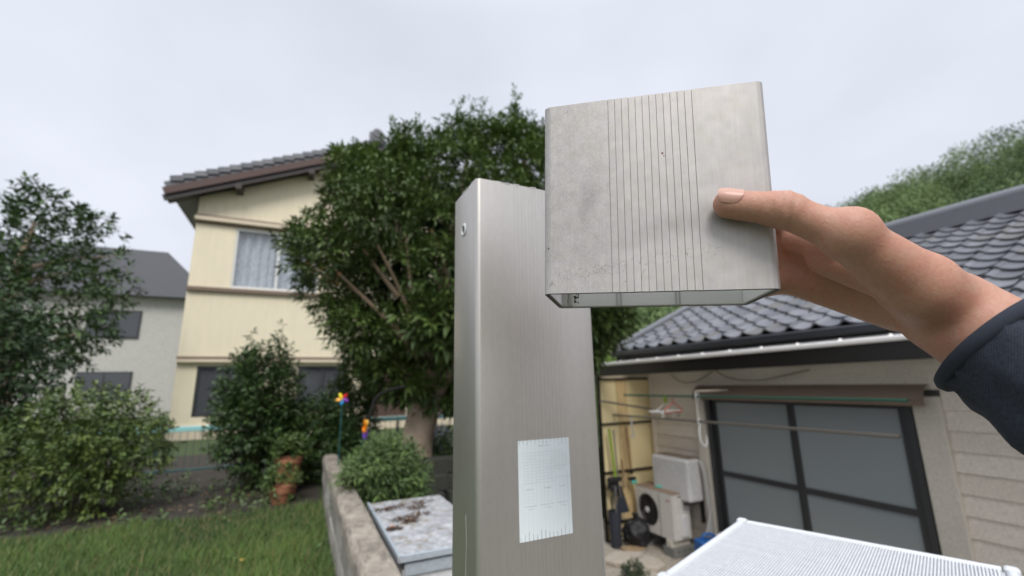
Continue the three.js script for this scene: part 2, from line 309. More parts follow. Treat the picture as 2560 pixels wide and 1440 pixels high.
function hollow(y0, y1, t, jag, gd, ends) {
  const o = profile(gd), E = [], inn = o.map(([x, z]) => [Math.min(PW - t, Math.max(t, x)), Math.min(-t * 0.8, Math.max(-PD + t * 0.8, z))]), P = [], U = [];
  const r = rng(3), top = o.map((p) => y1 + jag * fbm(p[0] * 160, p[1] * 160, 1, 3)), bot = o.map((p) => y0 + jag * 0.7 * fbm(p[0] * 130, p[1] * 130 + 9, 4, 3));
  const quad = (a, b, c, d, ua, ub, uc, ud) => { P.push(...a, ...b, ...c, ...a, ...c, ...d); U.push(...ua, ...ub, ...uc, ...ua, ...uc, ...ud); };
  let s = 0;
  for (let i = 0; i + 1 < o.length; i++) {
    const [x0, z0] = o[i], [x1, z1] = o[i + 1], l = Math.hypot(x1 - x0, z1 - z0), [a0, c0] = inn[i], [a1, c1] = inn[i + 1];
    quad([x0, bot[i], z0], [x1, bot[i + 1], z1], [x1, top[i + 1], z1], [x0, top[i], z0], [s, bot[i]], [s + l, bot[i + 1]], [s + l, top[i + 1]], [s, top[i]]);
    quad([a1, bot[i + 1], c1], [a0, bot[i], c0], [a0, top[i], c0], [a1, top[i + 1], c1], [s + l, bot[i]], [s, bot[i]], [s, top[i]], [s + l, top[i]]);
    quad([x0, top[i], z0], [x1, top[i + 1], z1], [a1, top[i + 1], c1], [a0, top[i], c0], [s, 0], [s + l, 0], [s + l, t], [s, t]);
    if (ends) E.push(x0, bot[i] - 0.0002, z0, a0, bot[i] - 0.0002, c0, a1, bot[i + 1] - 0.0002, c1, x0, bot[i] - 0.0002, z0, a1, bot[i + 1] - 0.0002, c1, x1, bot[i + 1] - 0.0002, z1);
    quad([x0, bot[i], z0], [a0, bot[i], c0], [a1, bot[i + 1], c1], [x1, bot[i + 1], z1], [s, 0], [s, t], [s + l, t], [s + l, 0]);
    s += l;
  }
  const g = new THREE.BufferGeometry(); g.setAttribute('position', new THREE.Float32BufferAttribute(P, 3)); g.setAttribute('uv', new THREE.Float32BufferAttribute(U, 2)); g.computeVertexNormals();
  if (ends) { const e = new THREE.BufferGeometry(); e.setAttribute('position', new THREE.Float32BufferAttribute(E, 3)); e.computeVertexNormals(); ends.push(e); }
  return toCreasedNormals(g, 0.45);
}
{
  // fixed post
  const N = 512, st = tex(N, N, (i, j) => { const v = 0.86 + 0.018 * (wn(i * 0.5, j / N * 2) - 0.5) + 0.03 * (wn(i * 0.125, j / N * 4 + 7) - 0.5) + 0.07 * (wfbm(i / 8, j / 8, 4) - 0.47); return [v, v * 0.99, v * 0.97]; }, 1 / 0.22, 1 / 0.45);
  const rt = tex(128, 128, (i, j) => { const v = 0.44 + 0.03 * (wfbm(i / 2, j / 2, 4) - 0.47); return [v, v, v]; }, 1 / 0.1, 1 / 0.1, false);
  const al = std(0.69, 0.66, 0.625, 0.95, 0.9, { map: st, roughnessMap: rt });
  const t = thing('aluminium_post', 'tall grey aluminium gate post with rounded corners and a white paper sticker', 'post', W(0.1672, 0, 0.445), TURN);
  part('post_body', hollow(-0.2, 2.455, 0.003, 0.0016, 0.00014), al, t);
  // sticker
  const c = document.createElement('canvas'); c.width = 512; c.height = 800; const x = c.getContext('2d'), r = rng(77);
  x.fillStyle = '#f0f7f9'; x.fillRect(0, 0, 512, 800); x.strokeStyle = '#8a98a0';
  const dash = (x0, y, x1, a, h = 5) => { let p = x0; while (p < x1) { const w = 4 + r() * 12; x.globalAlpha = a * (0.5 + 0.7 * r()); x.fillStyle = '#77858e'; x.fillRect(p, y + r() * 2, Math.min(w, x1 - p), h * (0.6 + 0.5 * r())); p += w + 2 + r() * 4; } };
  dash(195, 45, 310, 0.34, 12); dash(395, 42, 480, 0.4, 5); dash(35, 100, 360, 0.22, 6);
  for (let k = 0; k < 10; k++) dash(40 + (k % 2) * 14, 125 + k * 25, k === 1 ? 170 : 300 + r() * 60, 0.17, 6);
  for (const [cx, a] of [[90, 1], [255, 1], [405, 1]]) { dash(cx - 15, 395, cx + 55, 0.3, 12); for (let k = 0; k < 4; k++) dash(cx - 40, 430 + k * 24, cx + 30 + r() * 40, 0.13, 5); dash(cx - 45, 530, cx + 75, 0.34, 9); dash(cx - 5, 556, cx + 55, 0.28, 8); for (let k = 0; k < 3; k++) dash(cx - 40, 600 + k * 26, cx + 40, 0.08, 5); }
  x.globalAlpha = 0.35; x.lineWidth = 2; x.beginPath(); x.moveTo(270, 240); x.lineTo(510, 226); x.moveTo(20, 352); x.lineTo(190, 345); x.moveTo(300, 330); x.lineTo(505, 322); x.moveTo(30, 352); x.lineTo(30, 740); x.moveTo(484, 320); x.lineTo(484, 720); x.moveTo(30, 402); x.lineTo(110, 396); x.stroke();
  for (let k = 0; k < 13; k++) { const px = (0.0477 + 0.00483 * k - 0.0463) / 0.0636 * 512; x.globalAlpha = 0.35 + 0.35 * r(); x.fillStyle = '#6b7176'; x.fillRect(px - 2, 0, 4, 14 + 26 * r()); x.globalAlpha = 0.4 + 0.4 * r(); const h = 20 + 70 * r(); x.fillRect(px - 2, 800 - h, 4, h); x.globalAlpha = 0.1; x.fillRect(px - 1, 0, 3, 800); }
  x.globalAlpha = 0.06; x.fillStyle = '#a8a48c'; x.beginPath(); x.arc(400, 180, 90, 0, 7); x.fill(); x.globalAlpha = 1;
  const ct = new THREE.CanvasTexture(c); ct.colorSpace = THREE.SRGBColorSpace;
  const sg = new THREE.BoxGeometry(0.0636, 0.0985, 0.0004); sg.translate(0.0463 + 0.0318, 2.0606 + 0.0493, 0.0003);
  part('sticker', sg, std(1, 1, 1, 0.6, 0, { map: ct }), t, 'white paper sticker with very faint printed lines');
  // rivet nut on the left flank
  const lp = [[0.0046, 0.0002], [0.0047, 0.0008], [0.0056, 0.0014], [0.0068, 0.0013], [0.0082, 0.0006], [0.0086, 0.0001]].map((p) => new THREE.Vector2(...p)), rg = new THREE.LatheGeometry(lp, 28); rg.rotateZ(Math.PI / 2); rg.translate(-0.0002, 2.4048, -0.043);
  const rv = part('rivet_nut', rg, std(0.75, 0.74, 0.72, 0.5, 0.5), t, 'shiny ring of the rivet nut near the top');
  const hg = new THREE.CircleGeometry(0.0048, 20); hg.rotateY(-Math.PI / 2); hg.translate(-0.0006, 2.4056, -0.043); part('bolt_hole', hg, std(0.05, 0.05, 0.05, 0.6), rv);
  const sc = join([tube([V(-0.0002, 2.085, -0.0335), V(-0.0003, 2.06, -0.031), V(-0.0003, 2.035, -0.0325), V(-0.0002, 2.016, -0.0322)], 0.00013, 12, 4)]); part('scratch', sc, std(0.6, 0.6, 0.59, 0.5), t);
  // burrs where it was sawn
  const burr = [rod(V(0.025, 2.4552, -0.0004), V(0.043, 2.4544, 0.0004), 0.0005, 5), rod(V(0.048, 2.4551, -0.0002), V(0.055, 2.4555, 0.0002), 0.0007, 5), rod(V(-0.0002, 2.455, -0.03), V(0.0001, 2.4556, -0.05), 0.0006, 5), rod(V(0.07, 2.455, 0), V(0.078, 2.4556, 0.0003), 0.0006, 5)], bm = std(0.75, 0.73, 0.7, 0.35, 0.7);
  for (const b of burr) part('saw_burr', b, bm, t);
}
// cut piece held in the air; its frame is shared by the hand
const PIECE = new THREE.Group();
PIECE.position.set(0.02271, 2.28164, -0.30742);
PIECE.setRotationFromMatrix(new THREE.Matrix4().makeBasis(V(0.97156, -0.04123, 0.23318), V(0.03133, 0.99845, 0.04603), V(-0.23472, -0.03741, 0.97134)));
{
  const c = document.createElement('canvas'); c.width = 2048; c.height = 1024; const x = c.getContext('2d'), r = rng(21), im = x.createImageData(2048, 1024), S = 2048 / 0.3;   // 0.30 x 0.15 m
  for (let j = 0; j < 1024; j++) for (let i = 0; i < 2048; i++) {
    const s = i / S - 0.003, y = (1023 - j) / S, left = 1 - THREE.MathUtils.smoothstep(s, 0.04, 0.075), lowb = 1 - THREE.MathUtils.smoothstep(y - 0.012 - s * 0.13 * 1.2, 0, 0.012);
    let v = 0.8 + 0.10 * (wfbm(i / 40, j / 40, 4) - 0.47) + 0.035 * (wn(i * 0.5, j * 0.02) - 0.5) + 0.03 * (wn(i * 0.2, 5 + j * 0.004) - 0.5);
    v += left * (0.08 * (wfbm(i / 14 + 3, j / 18, 3) - 0.45) + 0.17 * (wfbm(i / 3.4, j / 4.2, 2) - 0.42) - 0.03) ;
    v -= 0.10 * Math.exp(-(((s - 0.036 - (y - 0.07) * 0.25) / 0.006) ** 2) - ((y - 0.067) / 0.016) ** 2) * (0.6 + wfbm(i / 10, j / 10, 3));
    v -= 0.07 * Math.exp(-(((y - 0.033 - s * 0.12) / 0.008) ** 2)) * THREE.MathUtils.smoothstep(s, 0.04, 0.09);
    v += 0.045 * lowb; const o = (j * 2048 + i) * 4, w = wn(i / 30 + 11, j / 30), g = 255 * Math.pow(Math.max(0, v), 1 / 1.35);
    im.data[o] = Math.min(255, g); im.data[o + 1] = Math.min(255, g * 0.985); im.data[o + 2] = Math.min(255, g * (0.985 - 0.025 * w)); im.data[o + 3] = 255;
  }
  x.putImageData(im, 0, 0);
  const X = (s) => (s + 0.003) * S, Y = (y) => 1023 - y * S;
  x.fillStyle = '#5b544e';
  for (let k = 0; k < 3800; k++) { const s = r() * 0.14, y = r() * 0.15, nearLow = y < 0.02 + s * 0.13 ? 1 : 0, keep = s < 0.047 ? 0.5 : 0.16; if (r() > keep + 0.35 * nearLow) continue; x.globalAlpha = 0.12 + 0.4 * r() * r(); x.beginPath(); x.ellipse(X(s), Y(y), 0.6 + 2.2 * r() * r(), 0.5 + 2 * r() * r(), r() * 3, 0, 7); x.fill(); }
  x.strokeStyle = '#4b443f'; x.lineCap = 'round';
  const crack = (s, y, ang, len, a, w = 1.6) => { x.globalAlpha = a; x.lineWidth = w; x.beginPath(); x.moveTo(X(s), Y(y)); for (let k = 0; k < len; k++) { ang += (r() - 0.5) * 1.5; s += Math.cos(ang) * 0.00042; y += Math.sin(ang) * 0.00042; x.lineTo(X(s), Y(y)); } x.stroke(); };
  for (let k = 0; k < 80; k++) { const s = 0.012 + 0.05 * r(); crack(s, 0.0115 + s * 0.1 + (r() - 0.5) * 0.008, (r() - 0.5) * 1.6, 2 + 6 * r(), 0.12 + 0.42 * r(), 1.2); }
  for (let k = 0; k < 60; k++) { const s = 0.05 + 0.09 * r(); crack(s, 0.012 + s * 0.11 + (r() - 0.5) * 0.008, r() * 3, 3 + 6 * r(), 0.15 + 0.35 * r(), 1.2); }
  for (let k = 0; k < 26; k++) crack(0.004 + 0.045 * r(), 0.02 + 0.11 * r(), r() * 3, 3 + 9 * r(), 0.08 + 0.14 * r(), 1.2);
  crack(0.018, 0.137, 0.5, 12, 0.5); crack(0.007, 0.005, 1.2, 9, 0.7, 2.2); crack(0.0085, 0.008, -1.2, 7, 0.6, 2); crack(0.113, 0.024, 0, 11, 0.75, 2); crack(0.078, 0.012, 1.9, 9, 0.6); crack(0.0775, 0.011, -1.0, 8, 0.55);
  crack(0.061, 0.007, 0.3, 9, 0.45, 2); crack(0.094, 0.018, 1.25, 13, 0.35);
  x.fillStyle = '#5a3326'; x.globalAlpha = 0.75; for (const [s, y, q] of [[0.0985, 0.098, 5], [0.006, 0.033, 4], [0.0995, 0.096, 3]]) { x.beginPath(); x.ellipse(X(s), Y(y), q, q * 1.2, 0.4, 0, 7); x.fill(); }
  x.globalAlpha = 1;
  const ct = new THREE.CanvasTexture(c); ct.colorSpace = THREE.SRGBColorSpace; ct.wrapS = ct.wrapT = THREE.RepeatWrapping; ct.repeat.set(1 / 0.3, 1 / 0.15); ct.offset.set(0.01, 0);
  const al = std(0.675, 0.66, 0.65, 0.5, 0.35, { map: ct, bumpMap: ct, bumpScale: 0.00012 });
  const t = PIECE; t.name = numbered('aluminium_offcut'); scene.add(t); tag(t, 'short sawn off piece of ribbed grey aluminium post held up by a thumb', 'metal piece');
  const ends = []; part('tube_wall', hollow(0, 0.1444, 0.0036, 0.0011, 0.0008, ends), al, t); part('cut_edge', ends[0], std(0.1, 0.09, 0.075, 0.8), t, 'dark dirty sawn edge at the bottom');
  { const a = 0.0035, z = -PD + 0.0029, inner = join([box(PW - 2 * a, 0.1425, 0.0004, PW / 2, 0.0722, z), box(0.0004, 0.1425, PD - 0.008, PW - a, 0.0722, -PD / 2), box(0.0004, 0.1425, PD - 0.008, a, 0.0722, -PD / 2)]);
    part('inner_face', inner, std(0.93, 0.92, 0.93, 0.6, 0.0), t, 'grey speckled inside of the tube'); }
  const ribs = (s) => box(0.0007, 0.1424, 0.0012, s, 0.0722, -PD + 0.0038);
  for (const s of [0.05, 0.0535, 0.098, 0.101]) part('inner_rib', ribs(s), std(0.5, 0.5, 0.51, 0.6, 0.1), t);
  part('screw_boss', join([box(0.004, 0.142, 0.003, 0.0062, 0.0722, -PD + 0.012), box(0.0024, 0.142, 0.005, 0.0108, 0.0722, -PD + 0.0058)]), std(0.6, 0.59, 0.57, 0.45, 0.4), t);
  const dirt = []; for (let k = 0; k < 16; k++) { const g = new THREE.IcosahedronGeometry(0.0006 + 0.0012 * r() * r(), 0); g.scale(1, 1.3, 0.6); g.translate(0.0135 + 0.004 * r(), 0.003 + 0.012 * r(), -PD + 0.0032); dirt.push(g); }
  const dm = part('dirt_crumbs', join(dirt), std(0.06, 0.045, 0.035, 1), t); dm.userData.kind = 'stuff';
}

// ------------------------------------------------------------------ hand and sleeve that hold the cut piece
{
  const o = new THREE.Group(); o.name = numbered('person'); o.position.copy(PIECE.position); o.quaternion.copy(PIECE.quaternion); scene.add(o);
  tag(o, 'bare thumb and hand of a person in a dark sleeve gripping the cut aluminium piece', 'person');
  const J = { wrist: [0.252, -0.014, -0.026], cmc: [0.226, 0.0, -0.004], mcp: [0.1835, 0.0275, 0.0165], ip: [0.1515, 0.0470, 0.0135], tip: [0.1222, 0.0545, 0.0090], fore: [0.296, -0.082, 0.026], fore2: [0.33, -0.13, 0.07] };
  const B = [];   // bones: from, to, radius from, radius to
  const bone = (a, b, ra, rb) => B.push([V(...a), V(...b), ra, rb]);
  const ball = (c, r) => bone(c, [c[0] + 0.001, c[1], c[2]], r, r); bone(J.tip, J.ip, 0.0092, 0.0104); ball(J.ip, 0.0117); bone(J.ip, J.mcp, 0.0103, 0.0118); ball([J.mcp[0], J.mcp[1] + 0.0015, J.mcp[2] + 0.0015], 0.0152); bone(J.mcp, J.cmc, 0.0135, 0.019); bone(J.cmc, J.wrist, 0.02, 0.024); bone(J.wrist, J.fore, 0.0255, 0.029); bone(J.fore, J.fore2, 0.029, 0.033);
  const K = [[0.182, 0.074, -0.083], [0.187, 0.055, -0.0945], [0.190, 0.037, -0.0965], [0.190, 0.021, -0.090]], Ls = [[0.034, 0.024, 0.02], [0.039, 0.026, 0.021], [0.036, 0.024, 0.02], [0.028, 0.02, 0.018]];
  K.forEach((k, i) => {
    bone([0.238, 0.008 - 0.005 * i, -0.03 - 0.006 * i], k, 0.0175, 0.0125);
    const f = Ls[i], p1 = [k[0] - f[0], k[1] - 0.002 * i, Math.min(k[2] - 0.008, -0.1)], p2 = [p1[0] - f[1], p1[1] - 0.001, -0.0965], p3 = [p2[0] - f[2], p2[1] - 0.001, -0.0925];
    const s = [1, 1.03, 0.98, 0.86][i]; bone(k, p1, 0.0115 * s, 0.0096 * s); bone(p1, p2, 0.0094 * s, 0.0085 * s); bone(p2, p3, 0.0085 * s, 0.0074 * s);
  });
  bone([0.2, 0.035, -0.035], [0.19, 0.05, -0.07], 0.012, 0.0125);   // web between thumb and first finger
  bone(J.cmc, [0.2, 0.03, -0.05], 0.016, 0.014);
  const S = 104, half = 0.15, C = V(0.222, -0.01, -0.028), mc = new MarchingCubes(S, new THREE.MeshBasicMaterial(), false, false, 120000); mc.isolation = 0;
  const ab = V(), ap = V(), cap = (p, [a, b, ra, rb]) => { ab.subVectors(b, a); ap.subVectors(p, a); const h = Math.min(1, Math.max(0, ap.dot(ab) / ab.lengthSq())); return ap.addScaledVector(ab, -h).length() - (ra + (rb - ra) * h); };
  const p = V(), thumbAxis = V(...J.tip).sub(V(...J.ip)).normalize();
  for (let z = 0; z < S; z++) for (let y = 0; y < S; y++) for (let x = 0; x < S; x++) {
    p.set((x - S / 2) / (S / 2) * half + C.x, (y - S / 2) / (S / 2) * half + C.y, (z - S / 2) / (S / 2) * half + C.z);
    let d = 9; const k = 0.0045;
    for (const b of B) { const q = cap(p, b), h = Math.max(0, k - Math.abs(d - q)) / k; d = Math.min(d, q) - h * h * k * 0.25; }
    ap.set(...J.ip); if (p.distanceTo(ap) < 0.024) { const t = ap.sub(p).negate().dot(thumbAxis); for (const c of [-0.0045, 0, 0.0045]) d += 0.0011 * Math.exp(-(((t - c) / 0.0018) ** 2)); }
    mc.field[x + y * S + z * S * S] = -d;
  }
  mc.update();
  const n = mc.count, P = new Float32Array(n * 3), Nn = new Float32Array(n * 3);
  for (let i = 0; i < n; i++) for (let k = 0; k < 3; k++) { P[i * 3 + k] = mc.positionArray[i * 3 + k] * half + [C.x, C.y, C.z][k]; Nn[i * 3 + k] = mc.normalArray[i * 3 + k]; }
  const g = new THREE.BufferGeometry(); g.setAttribute('position', new THREE.BufferAttribute(P, 3)); g.setAttribute('normal', new THREE.BufferAttribute(Nn, 3));
  const uv = new Float32Array(n * 2); for (let i = 0; i < n; i++) { uv[i * 2] = P[i * 3] + P[i * 3 + 2] * 0.6; uv[i * 2 + 1] = P[i * 3 + 1] + P[i * 3 + 2] * 0.4; } g.setAttribute('uv', new THREE.BufferAttribute(uv, 2));
  const sk = tex(256, 256, (i, j) => { const a = wfbm(i / 6, j / 6, 4) - 0.47, b = wn(i, j) - 0.5; const c = wfbm(i / 32 + 3, j / 32, 2) - 0.4, v = Math.abs(wfbm(i / 10 + 40, j / 22, 3) - 0.47) < 0.012 ? 0.06 : 0; return [0.86 + 0.12 * a + 0.05 * b - v, 0.80 + 0.26 * a + 0.06 * b - 0.22 * c - v, 0.79 + 0.28 * a + 0.06 * b - 0.22 * c - v]; }, 1 / 0.06, 1 / 0.06);
  M.skin = new THREE.MeshPhysicalMaterial({ color: lin(0.56, 0.30, 0.205), map: sk, bumpMap: sk, bumpScale: 0.0009, roughness: 0.55, sheen: 0.2, sheenRoughness: 0.6, sheenColor: lin(0.5, 0.25, 0.2), side: THREE.DoubleSide });
  const hand = part('hand', g, M.skin, o);
  // thumb nail, lying on the upper front of the tip
  const ax = V(...J.tip).sub(V(...J.ip)).normalize(), nn = V(0, 0.5, 0.87).addScaledVector(ax, -V(0, 0.5, 0.87).dot(ax)).normalize(), sd = ax.clone().cross(nn), ng = new THREE.BufferGeometry(), np = [], ni = [], A = 12, Bq = 12;
  for (let i = 0; i <= A; i++) for (let j = 0; j <= Bq; j++) {
    const s = (i / A - 0.5) * 2, t = j / Bq, wd = 0.0072 * (1 - 0.25 * Math.pow(Math.abs(t - 0.55) * 1.8, 3)), th = s * wd / 0.0094, len = -0.0075 + t * 0.0148 - 0.0022 * s * s * (1.6 * t - 0.6);
    const q = V(...J.tip).addScaledVector(ax, len).addScaledVector(sd, Math.sin(th) * 0.0096).addScaledVector(nn, Math.cos(th) * 0.0103 + 0.0004 - 0.0010 * s ** 4 - 0.0006 * Math.pow(Math.max(0, t - 0.6) / 0.4, 2)); np.push(q.x, q.y, q.z);
  }
  for (let i = 0; i < A; i++) for (let j = 0; j < Bq; j++) { const a = i * (Bq + 1) + j, b = a + Bq + 1; ni.push(a, b, a + 1, b, b + 1, a + 1); }
  ng.setAttribute('position', new THREE.Float32BufferAttribute(np, 3)); ng.setIndex(ni); ng.computeVertexNormals();
  M.nail = new THREE.MeshPhysicalMaterial({ color: lin(0.54, 0.30, 0.225), roughness: 0.42, clearcoat: 0.15, side: THREE.DoubleSide }); part('nail', ng, M.nail, hand);
  M.sleeve = std(1, 1, 1, 0.95, 0, { map: tex(128, 128, (i, j) => { const k = ((i + j) & 3) < 2 ? 1.25 : 0.85, v = k * (0.9 + 0.5 * (wn(i / 2, j / 2) - 0.5)); return [0.03 * v, 0.036 * v, 0.052 * v]; }, 1 / 0.05, 1 / 0.05) });
  part('sleeve', limb([V(0.2645, -0.034, -0.0085), V(0.283, -0.062, 0.012), V(0.33, -0.13, 0.07), V(0.40, -0.215, 0.15), V(0.40, -0.25, 0.24), V(0.36, -0.26, 0.36), V(0.3, -0.24, 0.52)], [0.036, 0.041, 0.047, 0.055, 0.062, 0.07, 0.085], 150, 40, 0.3, 26), M.sleeve, o, 'dark work jacket sleeve');
  const cf = new THREE.TorusGeometry(0.0352, 0.0042, 8, 30); cf.lookAt(V(0.0185, -0.028, 0.0205)); cf.translate(0.2645, -0.034, -0.0085); part('cuff', cf, M.sleeve, o);
}

// ------------------------------------------------------------------ block wall, storage box with metal lid
{
  const t = thing('block_wall', 'low grey concrete block wall with rounded mortar top between lawn and yard', 'wall', W(0.262, 0, 5.28), TURN), r = rng(31);   // local x = u, local z = towards the camera
  const len = 4.5, gs = [0, 1, 2].map((k) => box(0.125 - k * 0.003, 0.183, 0.388, 0, 0, 0, 0.006));
  for (let row = 0; row < 3; row++) for (let k = 0; k < 11; k++) {
    const m = part('block', gs[Math.floor(r() * 3)], [M.block, M.block2, M.block3][Math.floor(r() * 3)], t); m.position.set(0.068 + (r() - 0.5) * 0.003 - 0.003 * row * 0, 0.99 + row * 0.195 - 0.02, 0.2 + k * 0.4 + (row % 2 ? 0.2 : 0) - 0.2 * (row % 2) * (k === 10 ? 1 : 0));
  }
  part('mortar', box(0.105, 0.62, len + 0.15, 0.068, 1.145, len / 2 + 0.02), M.mortar, t);
  const nx = 14, nz = 150, P = [], U = [], I = [];
  for (let j = 0; j <= nz; j++) for (let i = 0; i <= nx; i++) {
    const a = Math.PI * (1 - i / nx), z = -0.015 + (len + 0.1) * j / nz, sq = (v) => Math.sign(v) * Math.pow(Math.abs(v), 0.5), wob = 0.008 * fbm(3, z * 1.2, 1, 2);
    const n = 0.007 * fbm(i * 0.25, z * 1.3, 2, 2);
    P.push(0.072 + (0.077 + n) * sq(Math.cos(a)) + wob, 1.452 + (0.066 + n) * sq(Math.sin(a)) + 0.012 * fbm(9, z * 1.1, 5, 2) - (i === 0 || i === nx ? 0.012 : 0), z); U.push(i / nx * 0.25, z * 0.3);
  }
  for (let j = 0; j < nz; j++) for (let i = 0; i < nx; i++) { const a = j * (nx + 1) + i, b = a + nx + 1; I.push(a, b, a + 1, b, b + 1, a + 1); }
  const cg = new THREE.BufferGeometry(); cg.setAttribute('position', new THREE.Float32BufferAttribute(P, 3)); cg.setAttribute('uv', new THREE.Float32BufferAttribute(U, 2)); cg.setIndex(I); cg.computeVertexNormals();
  const cap = new THREE.CircleGeometry(0.074, 14, 0, Math.PI); cap.translate(0.072, 1.447, -0.0155); part('coping', cg, M.coping, t, 'rough brown mortar capping'); part('coping_end', cap, M.coping, t);
}
{
  const t = thing('storage_box', 'white storage box with a stained galvanised metal lid beside the block wall', 'box', W(0.437, 0, 3.126), TURN);
  part('box_body', join([box(0.43, 1.425, 0.965, 0.24, 0.7125, 0.492, 0.004)]), M.boxWhite, t);
  const N = 512, lid = tex(N, N, (i, j) => { const a = wfbm(i / 9, j / 9, 5) - 0.47, b = wfbm(i / 28 + 20, j / 28, 3) - 0.45, br = Math.max(0, wfbm(i / 20 + 40, j / 20 + 9, 4) - 0.53) * 3.2; const v = 0.52 + 0.5 * a + 0.32 * b + 0.12 * (wn(i * 0.7, j * 0.7) - 0.5); return [v - 0.16 * br, v * 1.01 - 0.24 * br, v * 1.03 - 0.36 * br]; }, 1 / 1.0, 1 / 1.0);
  part('lid', box(0.468, 0.02, 1.006, 0.234, 1.478, 0.5), std(0.95, 0.95, 0.95, 0.5, 0.25, { map: lid, bumpMap: lid, bumpScale: 0.001 }), t, 'galvanised lid stained with rust and leaf dirt');
  part('lid_rim', join([box(0.014, 0.03, 1.006, 0.003, 1.484, 0.5, 0.004)]), M.lidRim, t);
  part('lid_rim', box(0.452, 0.03, 0.012, 0.238, 1.481, 0.998, 0.003), M.lidRim, t);
  part('front_band', box(0.438, 0.05, 0.014, 0.248, 1.43, 0.982, 0.003), M.lidRim, t);
  // litter on the lid
  const r = rng(41), L = new Leaves(), cl = [[0.26, 0.25, 0.045], [0.235, 0.40, 0.05], [0.12, 0.44, 0.05], [0.16, 0.5, 0.035], [0.06, 0.2, 0.05], [0.14, 0.18, 0.06], [0.3, 0.13, 0.06], [0.05, 0.6, 0.03]];
  for (const [x, z, s] of cl) for (let k = 0; k < 90; k++) { const a = r() * 6.28, d = s * Math.pow(r(), 0.7), q = W(0.437 + x + Math.cos(a) * d * 1.5, 1.4905 + r() * 0.006, 3.126 - z - Math.sin(a) * d); L.add(q, V(r() - 0.5, 0.12 * r(), r() - 0.5), (r() - 0.5), 0.35 + 0.55 * r(), mix([0.03, 0.02, 0.014], [0.16, 0.09, 0.05], r())); }
  const lf = L.build('leaf_litter', leafGeo(0.03, 0.014, 0.05), M.matte, scene); tag(lf, 'brown dead leaves and dirt lying in patches on the metal lid', 'leaf litter', null, 'stuff');
  const dl = leafGeo(0.035, 0.022, 0.1); single('fallen_leaf', dl, std(0.62, 0.3, 0.15, 0.8), 'single orange tan leaf lying alone near the left rim of the metal lid', 'leaf', W(0.475, 1.4925, 2.58), 2.1);
}
// dark stepped stones behind the box
{
  const t = thing('stone_edging', 'dark stacked stone edging behind the metal lidded box at the tree foot', 'stone edging', W(0.98, 1.12, 4.3), TURN), r = rng(43), g = [0.3, 0.36, 0.42].map((l) => box(l, 0.13, 0.2, 0, 0, 0, 0.008));
  for (let row = 0; row < 3; row++) for (let k = 0; k < 6; k++) { const m = part('stone', g[Math.floor(r() * 3)], M.darkStone, t); m.scale.set(0.6 + 0.3 * r(), 0.8 + 0.3 * r(), 1); m.position.set(0.14 + k * 0.27 + 0.06 * r(), 0.065 + row * 0.13, -row * 0.1 + 0.02 * r()); m.rotation.y = (r() - 0.5) * 0.08; }
}

